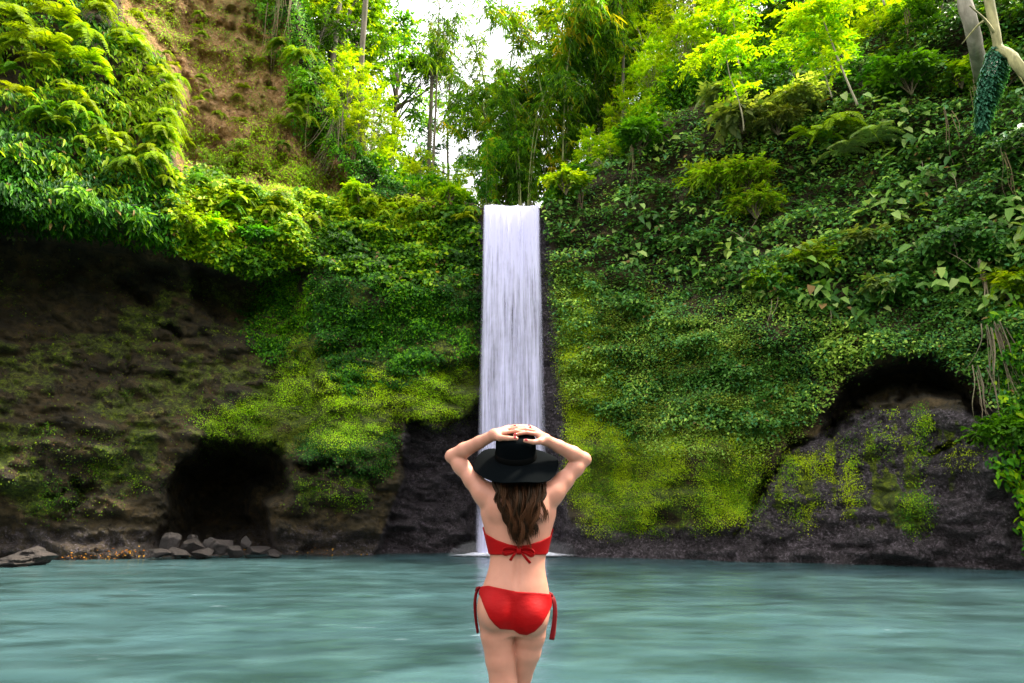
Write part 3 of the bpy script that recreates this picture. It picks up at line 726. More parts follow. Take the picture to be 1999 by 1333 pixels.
def broad(seed, H, r0, cz, rad, ncl, k, per, L, asp, cols, tw=.7, limb=True, lean=.5, shape='ovate', flat=.5, droop=.35, hang=.3, bark=(1, 1, 1), shell=.55):
    """trunk mesh, crown mesh of a leafy tree with origin at the foot"""
    r = np.random.default_rng(seed)
    tb, cb = MB(), MB()
    top = np.array([lean * r.normal(), lean * r.normal(), cz * 1.05])
    pts = curve_pts([(0, 0, -.6), (.1 * r.normal(), .1 * r.normal(), H * .2), (top[0] * .5 + .2 * r.normal(), top[1] * .5, cz * .6), top], 14)
    tube(tb, pts, np.linspace(r0, r0 * .35, 14), 8, bark, rough=.15, seed=seed)
    d = unit(r.normal(0, 1, (ncl, 3))); q = r.uniform(shell ** 3, 1, ncl) ** (1 / 3)
    c = np.array([top[0], top[1], cz]) + d * q[:, None] * np.array(rad) * (1 + .3 * vnoise(d * 1.7 + seed, seed))[:, None]
    if limb:
        for j in range(0, ncl, 2):
            zb = np.clip(c[j][2] - r.uniform(.6, 2.2), H * .25, cz * 1.02)
            a = np.array([np.interp(zb, pts[:, 2], pts[:, 0]), np.interp(zb, pts[:, 2], pts[:, 1]), zb])
            mid = (a + c[j]) / 2 + r.normal(0, .2, 3) + [0, 0, .15]
            tube(tb, curve_pts([a, mid, c[j]], 6), np.linspace(r0 * .28, r0 * .06, 6), 5, bark, cap=False)
    sprays(cb, r, c, k, per, tw, L, asp, cols, shape, droop, flat, hang, base=(top[0], top[1], cz - rad[2] * .3))
    return tb.mesh('trunk'), cb.mesh('crown')

def bamboo(seed, H, nc_, cols, spread=1.6, L=.34):
    r = np.random.default_rng(seed); tb, cb = MB(), MB(); cen = []
    for j in range(nc_):
        a = r.uniform(0, 6.28); f = r.uniform(.2, .8); h = H * r.uniform(.7, 1)
        e = np.array([math.cos(a), math.sin(a), 0]) * spread * r.uniform(.5, 1.4)
        p0 = e * .18
        pts = curve_pts([p0 + [0, 0, -.5], p0 + e * .1 + [0, 0, h * .4], p0 + e * .5 + [0, 0, h * .8], p0 + e * 1.3 + [0, 0, h * .97], p0 + e * 1.9 + [0, 0, h * .9]], 18)
        tube(tb, pts, np.linspace(.055, .012, 18), 6, (.62, .75, .35), cap=False)
        for q in pts[4:]:
            for _ in range(3): cen.append(q + r.normal(0, .32, 3))
    sprays(cb, r, np.array(cen), 3, 9, .55, L, .13, cols, 'blade', .5, .45, .75)
    return tb.mesh('trunk'), cb.mesh('crown')

def frond(mb, r, base, az, L, rise, droop, npin, plen, pw, col, vshape=.35, tip=None, curl=.0):
    """feather leaf: rachis + pinnae"""
    h = np.array([math.cos(az), math.sin(az), 0]); t = np.linspace(0, 1, npin)
    pts = np.asarray(base) + np.outer(L * t * (1 - .12 * t), h) + np.outer(L * (rise * t - droop * t * t), [0, 0, 1])
    sw = np.cross(h, [0, 0, 1.]); pts = pts + np.outer(curl * L * t * t, sw)
    tube(mb, pts[::3] if npin > 12 else pts, np.linspace(L * .008 + .002, .0015, len(pts[::3] if npin > 12 else pts)), 4, np.array(col) * .8, cap=False)
    tan = unit(np.gradient(pts, axis=0)); side = unit(np.cross(tan, [0, 0, 1.])); up = np.cross(side, tan)
    env = np.sin(np.pi * np.clip(.12 + .88 * t, 0, 1)) ** .6
    for s in (1, -1):
        D = side * s * .85 + tan * .45 + up * vshape + r.normal(0, .07, (npin, 3)); D[:, 2] -= .12
        ln = plen * env * r.uniform(.85, 1.12, npin) + .01
        leaves(mb, pts, D, up + r.normal(0, .12, (npin, 3)), ln, np.full(npin, pw), np.tile(col, (npin, 1)) * r.uniform(.75, 1.25, (npin, 1)), 'blade')

def palm(seed, H):
    r = np.random.default_rng(seed); tb, cb, db = MB(), MB(), MB()
    pts = curve_pts([(0, 0, -.5), (.05, .02, H * .4), (-.02, .03, H * .8), (.06, 0, H)], 14)
    tube(tb, pts, np.linspace(.13, .085, 14), 8, (.8, .8, .75), rough=.08)
    for k in range(13):
        col = mixcol(DEEP, MID, r.random()) * .9
        frond(cb, r, pts[-1] + r.normal(0, .03, 3), k * 2.4 + r.normal(0, .2), r.uniform(1.5, 2.2), r.uniform(.25, 1.0), r.uniform(.55, 1.0), 30, .48, .05, col, .25)
    for k, (a, zz) in enumerate(((.3, -.1), (2.9, -.2), (4.4, -2.1), (5.6, -2.3))):
        frond(db, r, pts[-1] + [0, 0, zz], a, r.uniform(1.3, 1.8), -.5, .75, 24, .34, .04, (.07, .055, .035), -.2)
    return tb.mesh('trunk'), cb.mesh('crown'), db.mesh('dead_frond')

def shrub(seed, h, w, ncl, k, per, L, asp, cols, shape='ovate', tw=.4, hang=.3):
    r = np.random.default_rng(seed); tb, cb = MB(), MB()
    d = unit(r.normal(0, 1, (ncl, 3))); d[:, 2] = np.abs(d[:, 2])
    c = d * np.array([w, w, h * .62]) * r.uniform(.5, 1, (ncl, 1)) + [0, 0, h * .32]
    for q in c[::2]: tube(tb, curve_pts([(0, 0, -.15), q * [.35, .35, .6] + r.normal(0, .05, 3), q], 5), np.linspace(.022, .006, 5), 4, (.8, .75, .6), cap=False)
    sprays(cb, r, c, k, per, tw, L, asp, cols, shape, .3, .6, hang)
    return tb.mesh('stem'), cb.mesh('foliage')

V = {}; LOWLEFT = []
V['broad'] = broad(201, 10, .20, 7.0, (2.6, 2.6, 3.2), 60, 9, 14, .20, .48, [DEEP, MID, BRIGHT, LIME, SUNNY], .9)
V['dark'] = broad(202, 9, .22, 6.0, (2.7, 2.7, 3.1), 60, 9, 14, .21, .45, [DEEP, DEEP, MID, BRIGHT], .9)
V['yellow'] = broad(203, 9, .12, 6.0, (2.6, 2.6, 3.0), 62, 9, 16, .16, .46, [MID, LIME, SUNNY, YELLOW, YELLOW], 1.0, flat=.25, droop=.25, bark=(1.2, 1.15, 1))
V['pole'] = broad(204, 15, .20, 12.6, (2.2, 2.2, 2.8), 44, 8, 12, .20, .45, [DEEP, MID, BRIGHT, LIME], .9, lean=.25)
V['sparse'] = broad(205, 12, .11, 9.6, (2.4, 2.4, 2.8), 26, 5, 11, .15, .46, [DEEP, DEEP, OLIVE, MID], 1.0, lean=.5, droop=.6, hang=.6, shell=.3)
V['wisp'] = broad(211, 12, .10, 10.6, (1.2, 1.2, 1.5), 13, 5, 10, .14, .46, [DEEP, DEEP, OLIVE, MID], .8, lean=.3, droop=.5, hang=.5, shell=.3)
V['greyish'] = broad(206, 8, .14, 5.0, (1.9, 1.9, 2.9), 50, 8, 12, .15, .5, [DEEP, BLUE, BLUE, MID], .7)
V['bamboo'] = bamboo(207, 9.5, 12, [DEEP, MID, MID, BRIGHT, LIME, OLIVE])
V['bamboo2'] = bamboo(208, 8.0, 11, [DEEP, MID, BRIGHT, LIME, GOLD], 1.9)
V['palm'] = palm(209, 8.5)
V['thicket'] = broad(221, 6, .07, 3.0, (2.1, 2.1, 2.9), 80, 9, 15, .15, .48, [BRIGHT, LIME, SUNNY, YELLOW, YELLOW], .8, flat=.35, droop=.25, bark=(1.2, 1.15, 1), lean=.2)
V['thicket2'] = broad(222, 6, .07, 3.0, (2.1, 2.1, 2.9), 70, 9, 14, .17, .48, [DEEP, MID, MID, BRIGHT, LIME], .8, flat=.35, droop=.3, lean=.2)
for k, (X, R_, Yt, lb) in enumerate(((680, 25.8, 100, 'leafy lime tree growing in front of the thick grey trunk'), (700, 25.5, 235, 'leafy young tree right of the dangling dry roots'), (765, 26.5, 275, 'light green young tree over the left end of the ledge'), (825, 27, 300, 'green bushy tree on the rim below the palm'), (885, 26.5, 325, 'low lime tree on the rim left of the bamboo'))): LOWLEFT.append((X, R_, Yt, lb))
TREE_ROOTS = {}
def tree(var, X, R, Ytop, label, group, cat='tree', s=None, rz=None, name=None, lean=None, w=.8, dark=False):
    tb_cb = V[var]
    top = at_range(float(X), float(Ytop), float(R)); z0 = float(plateau_z(X, R))
    hv = {'broad': 10.3, 'dark': 9.2, 'yellow': 9.2, 'pole': 15.6, 'sparse': 12.4, 'thicket': 5.9, 'thicket2': 5.9, 'wisp': 12.2, 'greyish': 8.0, 'bamboo': 9.4, 'bamboo2': 8.0, 'palm': 9.4}[var]
    sc = (top[2] - z0) / hv if s is None else s
    zb = z0 if s is None else float(top[2]) - hv * s
    zb = min(zb, z0)
    nm = name or {'bamboo': 'bamboo', 'bamboo2': 'bamboo', 'palm': 'palm_tree'}.get(var, 'forest_tree')
    e = empty(nm, (float(top[0]), float(top[1]), zb), rng.uniform(0, 6.28) if rz is None else rz, max(.35, sc))
    e.scale = (e.scale[0] * w, e.scale[1] * w, e.scale[2])
    if lean: e.rotation_euler = (lean[0], lean[1], e.rotation_euler[2])
    tag(e, label, cat, group)
    mats = {'pole': M_PALE, 'yellow': M_PALE, 'bamboo': M_PALE, 'bamboo2': M_PALE}.get(var, M_BARK)
    if dark: mats = M_BARK
    link('culms' if 'bamboo' in var else 'trunk', tb_cb[0], mats, e)
    link('foliage' if 'bamboo' in var else 'crown', tb_cb[1], M_LEAF, e)
    if len(tb_cb) > 2: link('dead_frond', tb_cb[2], M_ROOT, e)
    return e

G1, G2, G3 = 'trees along the left rim', 'trees behind the waterfall lip', 'trees on the right slope'
tree('pole', 672, 28.5, -330, 'tall tree with a thick grey trunk rising through the gap at upper left', G1, lean=(0, .05), dark=True)
tree('broad', 715, 30, -70, 'bright green and yellow leafy tree on the left edge of the white sky', G1)
tree('broad', 690, 33, -40, 'fresh green tree behind the thick grey trunk at upper left', G1)
tree('dark', 625, 28, 60, 'deep green glossy tree standing on the rim right of the bare earth slope', G1)
tree('yellow', 735, 27.5, 160, 'loose yellowish young tree above the dangling dry roots', G1)
tree('broad', 590, 29, -180, 'leafy tree leaning over the top of the bare earth slope', G1)
tree('dark', 540, 31, -260, 'dark tree high on the rim above the bare earth slope', G1)
tree('broad', 745, 36, 20, 'pale hazy green tree touching the left side of the sky gap', G1)
tree('greyish', 800, 38, 215, 'small grey-green tree low in the sky gap left of the palm', G1)
tree('greyish', 690, 29, 240, 'small leafy tree behind the clump of dry hanging roots', G1)
tree('palm', 846, 34, 95, 'slim palm with drooping dead fronds against the white sky', G2, 'palm')
tree('wisp', 888, 33, 60, 'thin leaning tree with sparse crown beside the palm', G2, lean=(0, .04))
tree('sparse', 770, 27, -420, 'airy tree whose fine hanging twigs cross the top of the sky gap', G2, lean=(0, .16))
tree('wisp', 858, 29, -25, 'wispy tree whose fine twigs fill the top of the sky gap', G2)
tree('greyish', 860, 30, 265, 'dark bushy tree at the foot of the palm', G2)
tree('dark', 800, 32, 310, 'low dark green tree above the left end of the waterfall lip', G2)
tree('yellow', 935, 36, 290, 'yellow-green tree glowing behind the bamboo above the waterfall', G2)
tree('bamboo', 985, 29, 95, 'green bamboo clump at the right edge of the sky gap', G2, 'bamboo')
tree('bamboo', 1020, 26.5, 170, 'dark green bamboo clump directly above the waterfall lip', G2, 'bamboo')
tree('bamboo2', 1085, 27.5, 70, 'golden-tipped bamboo clump above the right end of the lip', G2, 'bamboo')
for X, R_, Yt, lb in LOWLEFT: tree('thicket', X, R_, Yt, lb, G1)
tree('broad', 735, 33, -90, 'slim leafy tree making the left border of the white sky', G1, w=.55)
tree('bamboo', 1190, 31, -90, 'tall bamboo arching into the top right corner of the sky gap', G2, 'bamboo')
tree('bamboo2', 1165, 29, -20, 'tall feathery bamboo left of the pale bare trunk', G2, 'bamboo')
tree('bamboo2', 950, 26, 265, 'low spreading bamboo left of the waterfall lip', G2, 'bamboo')
tree('dark', 1010, 35, 260, 'dark tree filling the gap behind the bamboo above the fall', G2)
tree('broad', 1150, 35, -60, 'green tree deep behind the bamboo right of the sky', G2)
tree('pole', 1204, 27, -110, 'tall tree with a pale bare trunk above the right side of the fall', G3, lean=(0, -.05))
tree('broad', 1190, 31, -80, 'dense green tree behind the pale bare trunk', G3)
tree('yellow', 1260, 27.5, 30, 'yellow-green tree just right of the pale bare trunk', G3)
tree('yellow', 1290, 25, 135, 'low lime green tree on the edge of the right rim', G3)
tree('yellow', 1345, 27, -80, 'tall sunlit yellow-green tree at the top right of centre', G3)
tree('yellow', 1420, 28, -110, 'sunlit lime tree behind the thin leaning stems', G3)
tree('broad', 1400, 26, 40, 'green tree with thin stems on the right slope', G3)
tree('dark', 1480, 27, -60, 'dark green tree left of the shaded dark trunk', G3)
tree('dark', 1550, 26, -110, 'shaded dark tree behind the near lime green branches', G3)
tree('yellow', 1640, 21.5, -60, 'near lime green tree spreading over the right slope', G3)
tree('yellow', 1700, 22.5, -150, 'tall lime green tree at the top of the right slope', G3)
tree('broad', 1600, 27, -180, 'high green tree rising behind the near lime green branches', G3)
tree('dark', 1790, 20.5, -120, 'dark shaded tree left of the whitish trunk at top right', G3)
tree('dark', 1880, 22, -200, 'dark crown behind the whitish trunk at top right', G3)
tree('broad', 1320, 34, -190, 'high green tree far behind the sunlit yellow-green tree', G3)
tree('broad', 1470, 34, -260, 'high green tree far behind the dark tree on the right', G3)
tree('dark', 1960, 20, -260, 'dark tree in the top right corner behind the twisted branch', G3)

for k, (X, dR, Yt, var, lb) in enumerate([(1150, 1.2, 255, 'thicket', 'leafy lime thicket on the rim right of the waterfall'), (1215, 1.5, 175, 'thicket', 'small lime tree at the rim under the pale bare trunk'), (1275, 1.0, 95, 'thicket', 'bushy lime tree at the rim between the bare trunk and the tall sunlit trees'),
        (1335, 1.2, 40, 'thicket', 'bright lime tree low on the rim under the tall sunlit trees'), (1395, 1.6, 0, 'thicket', 'bright yellow tree at the rim left of the long slender stem'), (1460, 2.2, 10, 'thicket2', 'dense green tree right of the long slender stem'),
        (1525, 2.0, 20, 'thicket2', 'dense dark green tree over the deep shade on the right rim'), (1590, .8, 5, 'thicket', 'lime tree low over the pale leaning stems'), (1650, .6, -40, 'thicket', 'spreading yellow-lime tree above the pale leaning stems'), (1715, .8, -70, 'thicket', 'lime tree in the top right between the leaning stems and the dark tree'),
        (1780, 1.0, -80, 'thicket2', 'dark leafy tree on the right slope left of the whitish trunk'), (1850, 1.2, -100, 'thicket2', 'green tree just left of the whitish trunk'),
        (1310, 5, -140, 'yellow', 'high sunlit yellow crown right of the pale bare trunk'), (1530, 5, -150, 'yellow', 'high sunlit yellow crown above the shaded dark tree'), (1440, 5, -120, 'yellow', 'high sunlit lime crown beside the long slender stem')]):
    R_ = float(np.interp(X, gx, cr_R)) + dR
    tree(var, X, R_, Yt, lb, G3)

# ------------------------------------------------------------------ single stems, branches, roots, vines
def pt(X, Y, off=0.0):
    """point a little in front of the wall at a photo position"""
    p = wall_point(np.array([float(X)]), np.array([float(Y)]))[0]
    o = -p.copy(); o[2] = 0
    return p + unit(o) * off
def stem(name, pix, off, r0, r1, mat, label, cat, group=None, col=(1, 1, 1), n=14, extra=None, seg=7):
    P = [pt(X, Y, off if np.isscalar(off) else off[i]) for i, (X, Y) in enumerate(pix)]
    P = curve_pts(P, n); o0 = P[0].copy(); mb = MB()
    tube(mb, P - o0, np.linspace(r0, r1, n) * (1 + .12 * vnoise(P * 3, 3)), seg, col, rough=.12)
    if extra is not None: extra(mb, P - o0)
    o = link(name, mb.mesh(name), mat); o.location = o0
    return tag(o, label, cat, group)
def pixstem(name, pts3, r0, r1, mat, label, cat, group=None, col=(1, 1, 1), n=14, extra=None):
    P = curve_pts([at_range(float(X), float(Y), R) for X, Y, R in pts3], n); o0 = P[0].copy(); mb = MB()
    tube(mb, P - o0, np.linspace(r0, r1, n) * (1 + .12 * vnoise(P * 3, 3)), 8, col, rough=.15)
    if extra is not None: extra(mb, P - o0)
    o = link(name, mb.mesh(name), mat); o.location = o0
    if name == 'leaning_stem':
        r = np.random.default_rng(len(bpy.data.objects)); cb = MB(); L_ = P - o0
        cen = np.concatenate([L_[0] + r.normal(0, .5, (16, 3)) * [1.3, 1, .8], L_[:n // 2] + r.normal(0, .25, (n // 2, 3))])
        sprays(cb, r, cen, 7, 12, .6, .14, .5, [BRIGHT, LIME, SUNNY, YELLOW], flat=.35, droop=.4, hang=.3)
        link('foliage', cb.mesh('foliage'), M_LEAF, o)
    return tag(o, label, cat, group)

def side_twigs(mb, P):
    r = np.random.default_rng(5)
    for k in (5, 7, 9, 11):
        d = r.normal(0, .4, 3) + [-.3, 0, -.1]
        tube(mb, curve_pts([P[k], P[k] + d * .6 + [0, 0, .1], P[k] + d * 1.5], 7), np.linspace(.035, .012, 7), 5)
M_MOSSB = bark_material('mossy_branch', (.14, .13, .05), (.42, .38, .17), 9)
pixstem('twisted_branch', [(1915, -160, 15.5), (1925, -40, 15.2), (1935, 20, 15.1), (1946, 75, 15.0), (1950, 95, 15), (1975, 108, 14.9), (1990, 130, 14.8), (2040, 185, 15.2), (2070, 260, 16.5)], .075, .105, M_MOSSB,
        'thick yellowish twisted branch curving down at the top right corner', 'branch', extra=side_twigs, n=26)
pixstem('bare_tree_bole', [(1868, -160, 16.9), (1880, -10, 16.7), (1893, 34, 16.7), (1905, 90, 17.2), (1915, 150, 18.5)], .13, .17, M_PALE, 'thick whitish trunk hanging into the frame left of the twisted branch', 'trunk', col=(.75, .75, .75))
pixstem('leaning_stem', [(1600, 20, 19.1), (1622, 78, 18.9), (1640, 125, 18.6), (1662, 178, 18.4), (1674, 205, 18.3)], .022, .032, M_PALE, 'thin pale leaning stem under the near lime green branches', 'tree stem', 'thin pale stems on the right slope', col=(.55, .55, .42))
pixstem('leaning_stem', [(1585, 40, 19.3), (1602, 100, 19.2), (1612, 150, 19.0), (1624, 190, 18.8)], .013, .019, M_PALE, 'thinner stem just left of the pale leaning stem', 'tree stem', 'thin pale stems on the right slope', col=(.55, .55, .42))
pixstem('leaning_stem', [(1415, 90, 21.8), (1425, 150, 21.5), (1437, 180, 21.3), (1449, 225, 21.0), (1452, 255, 20.9)], .018, .026, M_PALE, 'pale stem standing over the large pale green leaves', 'tree stem', 'thin pale stems on the right slope', col=(.55, .55, .42))
pixstem('leaning_stem', [(1418, -10, 24), (1432, 40, 24), (1440, 110, 24), (1450, 160, 23.6)], .022, .032, M_PALE, 'long slender stem among the sunlit yellow-green crowns', 'tree stem', 'thin pale stems on the right slope', col=(.55, .55, .42))
def bundle(name, X0, Y0, Y1, nn, wid, off, rad, label, group, mat=M_ROOT, seed=0, cat='hanging roots', splay=1.6, col=(1, 1, 1)):
    r = np.random.default_rng(seed); mb = MB(); a = pt(X0, Y0, off); bz = float(at_range(float(X0), float(Y1), float(np.hypot(a[0], a[1])))[2])
    for k in range(nn):
        s = r.normal(0, wid, 2); l = (a[2] - bz) * r.uniform(.55, 1.0)
        q = a + [s[0] * .5, s[1] * .4 - .05, r.uniform(-.1, .15)]
        P = curve_pts([q, q + [s[0] * .3, -.05, -l * .35], q + [s[0] * splay * .5 + r.normal(0, .05), r.normal(0, .05), -l * .7], q + [s[0] * splay + r.normal(0, .09), r.normal(0, .08), -l]], 12)
        tube(mb, P - a, np.linspace(rad * r.uniform(.5, 1.2), rad * .25, 12), 5, np.array(col) * r.uniform(.6, 1.2), cap=False)
    o = link(name, mb.mesh(name), mat); o.location = a
    return tag(o, label, cat, group)
HR = 'roots and lianas hanging from the rim'
bundle('hanging_roots', 1913, 530, 690, 6, .06, .55, .030, 'straight brown aerial roots on the far right wall above their frayed ends', HR, seed=1, splay=.5)
bundle('hanging_roots', 1935, 650, 800, 26, .24, .60, .014, 'frayed tangle of tan roots dangling beside the right cave arch', HR, seed=2)
bundle('hanging_roots', 1908, 735, 862, 7, .12, .75, .016, 'few thin roots dangling across the right end of the cave arch', HR, seed=3, splay=.9)
bundle('hanging_roots', 1131, 345, 440, 8, .07, .7, .026, 'short dark root bunch hanging right of the waterfall lip', HR, seed=4, splay=.6, col=(.6, .5, .45))
bundle('hanging_roots', 1165, 280, 330, 16, .12, .9, .016, 'brown withered tuft drooping from the right rim', HR, seed=5)
bundle('hanging_roots', 662, 250, 350, 46, .36, .5, .013, 'mop of dry tan roots hanging over the rim left of the valley', HR, seed=6)
bundle('hanging_roots', 690, 262, 360, 16, .14, .4, .016, 'darker dry roots right beside the tan mop on the left rim', HR, seed=7, col=(.6, .5, .4))
for k, (X, Y0, Y1, w) in enumerate([(545, 5, 150, .10), (520, 30, 120, .05), (536, 60, 240, .03), (568, 0, 110, .08), (600, 225, 330, .03), (553, -30, 60, .15)]):
    bundle('liana', X, Y0, Y1, [5, 2, 1, 4, 1, 9][k], w, .95, .015,
           ['knot of pale lianas hanging at the right edge of the bare earth', 'short twin lianas left of the pale knot of lianas', 'single long liana trailing down across the bare earth',
            'brown lianas beside the green ferns right of the bare earth', 'thin liana dropping from the rim toward the ledge leaves', 'thick fringe of lianas at the top edge right of the bare earth'][k], HR, seed=20 + k, cat='liana', splay=.7, col=(.9, .85, .7))
# twigs lying over the right wall
r = np.random.default_rng(77)
for k in range(12):
    X = r.uniform(1420, 1960); Y = r.uniform(260, 700) if X > 1350 else r.uniform(420, 640); dx_ = r.normal(0, 26); dy_ = r.uniform(25, 75)
    zone = 'upper' if Y < 430 else 'lower'
    side_ = 'near the fall' if X < 1400 else ('in the middle' if X < 1700 else 'near the right edge')
    stem('bare_twig', [(X, Y), (X + dx_ * .4 + 4, Y + dy_ * .5), (X + dx_, Y + dy_)], [.6, .85, .6], .010, .004, M_ROOT, f'thin bare twig over the {zone} creeper of the right wall, {side_}', 'twig', f'bare twigs on the {zone} right wall {side_}', n=7, seg=5)
# leafy hanging column
r = np.random.default_rng(31); mb = MB(); P = curve_pts([at_range(X, Y, 15.1) for X, Y in ((1948., 92.), (1938., 140.), (1924., 190.), (1915., 245.))], 60)
for i, q in enumerate(P):
    n = 26; a = r.uniform(0, 6.28, n); w = .05 + .12 * math.sin(math.pi * min(1, .15 + i / 62))
    D = np.stack([np.cos(a), np.sin(a), np.full(n, -1.1)], -1); B = q + np.stack([np.cos(a) * w, np.sin(a) * w * .8, r.normal(0, .03, n)], -1)
    col = mixcol((.02, .10, .055), (.07, .22, .13), r.random(n))
    leaves(mb, B - P[0], D, np.stack([np.cos(a), np.sin(a), np.full(n, .7)], -1), r.uniform(.12, .2, n), r.uniform(.07, .1, n), col)
tube(mb, P - P[0], .03, 5, (.05, .06, .02))
o = link('hanging_vine', mb.mesh('hanging_vine'), M_LEAFD); o.location = P[0]
tag(o, 'bluish-green scale-leaved vine hanging as a thick column at upper right', 'vine')

# ------------------------------------------------------------------ ferns and shrubs that stand on the wall
def fern_mesh(seed, nf, L, col, droop=.9, rise=.7, spread=3.6, npin=32, plen=.19):
    r = np.random.default_rng(seed); mb = MB()
    for k in range(nf):
        az = -math.pi / 2 + (k / (nf - 1) - .5) * spread + r.normal(0, .15)
        c = np.array(col) * r.uniform(.7, 1.25)
        frond(mb, r, r.normal(0, .02, 3), az, L * r.uniform(.7, 1.1), rise * r.uniform(.5, 1.3), droop * r.uniform(.8, 1.2), npin, plen * L, .024 * L + .004, c, .05, curl=r.normal(0, .12))
    return mb.mesh('fern')
FV = [fern_mesh(301, 8, 1.0, (.25, .34, .006)), fern_mesh(302, 9, 1.0, (.19, .28, .006), 1.15, .45), fern_mesh(303, 7, 1.0, (.09, .20, .008), 1.1, .4), fern_mesh(304, 7, 1.0, (.20, .27, .10), .8, .6)]
fern_master = {}
def fern(v, X, Y, off, s, label, group, name='fern', rz=None):
    p = pt(X, Y, off)
    if v not in fern_master:
        o = link(name, FV[v], M_FERN); fern_master[v] = o
    else:
        o = fern_master[v].copy(); C.objects.link(o); o.name = name
        for k in list(o.keys()): del o[k]
    face = math.atan2(-p[0], -p[1])          # towards the pool
    o.location = p; o.scale = (s, s, s); o.rotation_euler = (0, 0, -math.atan2(p[0], p[1]) + (rng.normal(0, .35) if rz is None else rz))
    return tag(o, label, 'fern', group)
big = [(75, 15, .95, 1.5, 0, 'large yellow-green fern at the very top of the upper left cliff'), (110, 62, .9, 1.25, 0, 'large arching fern below the topmost fern on the left cliff'),
       (165, 92, .8, 1.2, 1, 'large fern whose fronds stick out over dark shade on the upper left cliff'), (85, 115, .9, 1.4, 0, 'large bright fern in the middle of the upper left cliff'),
       (168, 140, .8, 1.1, 0, 'fern with one long frond reaching right, lowest of the large left ferns'), (20, 60, .9, 1.3, 1, 'large fern at the left edge of the photo near the top')]
for X, Y, off, s, v, lb in big: fern(v, X, Y, off, s, lb, 'large ferns on the upper left cliff')
r = np.random.default_rng(41)
edge = np.array([(185, 10), (232, 62), (300, 118), (350, 185), (345, 235), (325, 285), (335, 320)])
for k in range(24):
    t = r.uniform(0, len(edge) - 1.001); i = int(t); q = edge[i] * (1 - (t - i)) + edge[i + 1] * (t - i)
    fern(int(r.integers(0, 2)), q[0] - abs(r.normal(0, 22)), q[1] + r.normal(0, 8), r.uniform(.5, .95), r.uniform(.5, .85), 'yellow-green fern on the crest of the leaf mass beside the bare earth', 'ferns along the edge of the bare earth slope')
for k in range(26):
    X = r.uniform(-40, 330); Y = 40 + X * .72 + r.normal(0, 42) + 90
    if Y > 400 or poly_sd(np.array([X]), np.array([Y]), P_FERN)[0] > -6: continue
    fern(int(r.integers(0, 3)), X, Y, r.uniform(.6, .95), r.uniform(.5, .85), 'drooping fern in the sunny belt of the upper left leaf mass', 'ferns in the upper left leaf mass')
for k in range(34):
    X = r.uniform(360, 920); Y = np.interp(X, [360, 500, 700, 920], [350, 390, 400, 420]) + abs(r.normal(0, 26))
    fern(int(r.integers(0, 3)), X, Y, r.uniform(.4, .75), r.uniform(.4, .75), 'small bright fern on the ledge between bare earth and waterfall', 'ferns on the ledge left of the waterfall')
for k in range(34):
    X = r.uniform(250, 560); Y = r.uniform(20, 320)
    if poly_sd(np.array([X]), np.array([Y]), P_EARTH)[0] > -8: continue
    fern(int(r.integers(0, 2)), X, Y, .12, r.uniform(.35, .6), 'single small fern rooted in the bare brown earth', 'ferns on the bare earth slope')
for k in range(16):
    X = r.uniform(545, 640); Y = r.uniform(70, 330)
    fern(int(r.integers(1, 3)), X, Y, r.uniform(.5, .8), r.uniform(.6, .9), 'green fern right of the bare earth among the lianas', 'ferns right of the bare earth slope')
for X, Y, s, v, lb in ((1640, 268, 1.25, 1, 'arching fern frond catching light on the right wall'), (1590, 292, 1.1, 0, 'yellowing fern left of the arching fern on the right wall'),
                       (1705, 300, 1.25, 3, 'pale bluish fern to the right of the yellowing fern'), (1650, 322, 1.0, 3, 'pale fern below the arching fern on the right wall')):
    fern(v, X, Y, .95, s, lb, 'ferns on the right wall', name='tree_fern', rz=.7)

SV = {'gold': shrub(401, .9, .75, 34, 7, 10, .13, .45, [MID, OLIVE, LIME, (.30, .34, .05)]), 'green': shrub(402, .9, .75, 30, 6, 9, .16, .5, [DEEP, MID, BRIGHT]),
      'pale': shrub(403, .6, .5, 16, 5, 6, .24, .55, [BLUE, PALE, PALE], 'heart'), 'lime': shrub(404, .8, .7, 30, 7, 10, .14, .5, [BRIGHT, LIME, SUNNY]),
      'cream': shrub(405, .8, .8, 36, 6, 9, .16, .42, [MID, OLIVE, PALE, PALE])}
def bush(v, X, Y, off, s, label, group=None, tall=1.0):
    p = pt(X, Y, off); e = empty('shrub', tuple(p), rng.uniform(0, 6), s); e.scale = (s, s, s * tall)
    tag(e, label, 'shrub', group); link('stem', SV[v][0], M_BARK, e); link('foliage', SV[v][1], M_LEAF, e)
BG = 'shrubs clinging to the right wall'
bush('gold', 1400, 395, .4, 1.5, 'large yellow-green shrub on the right wall, left of centre', BG)
bush('gold', 1460, 385, .5, 1.3, 'golden shrub joined to the right of the large yellow-green shrub', BG)
bush('gold', 1475, 430, .5, 1.1, 'sparse gold shrub with bare stems below the large yellow-green shrub', BG)
bush('gold', 1590, 535, .25, 1.0, 'yellow shrub in the middle of the dark right wall', BG)
bush('gold', 1500, 575, .2, .9, 'yellowing shrub lower left of the yellow mid-wall shrub', BG)
bush('cream', 1560, 240, .5, 1.4, 'cream-green shrub above the ferns on the right wall', BG)
bush('cream', 1520, 270, .5, 1.1, 'smaller cream-green shrub left of the bigger cream one', BG)
bush('pale', 1450, 270, .8, 1.5, 'plant with big pale green leaves near the rim', BG)
bush('pale', 1415, 215, .7, 1.2, 'big-leaved pale plant high beside the slim stem', BG)
bush('pale', 1690, 490, .5, .9, 'pale big-leaved plant in the middle of the right wall', BG)
bush('pale', 1715, 580, .5, .8, 'pale-leaved sprig lower on the right wall', BG)
bush('lime', 1105, 385, .5, 1.1, 'lime green shrub on the rim just right of the waterfall', BG)
bush('lime', 1880, 180, .5, 1.0, 'lime shrub left of the hanging vine column', BG)
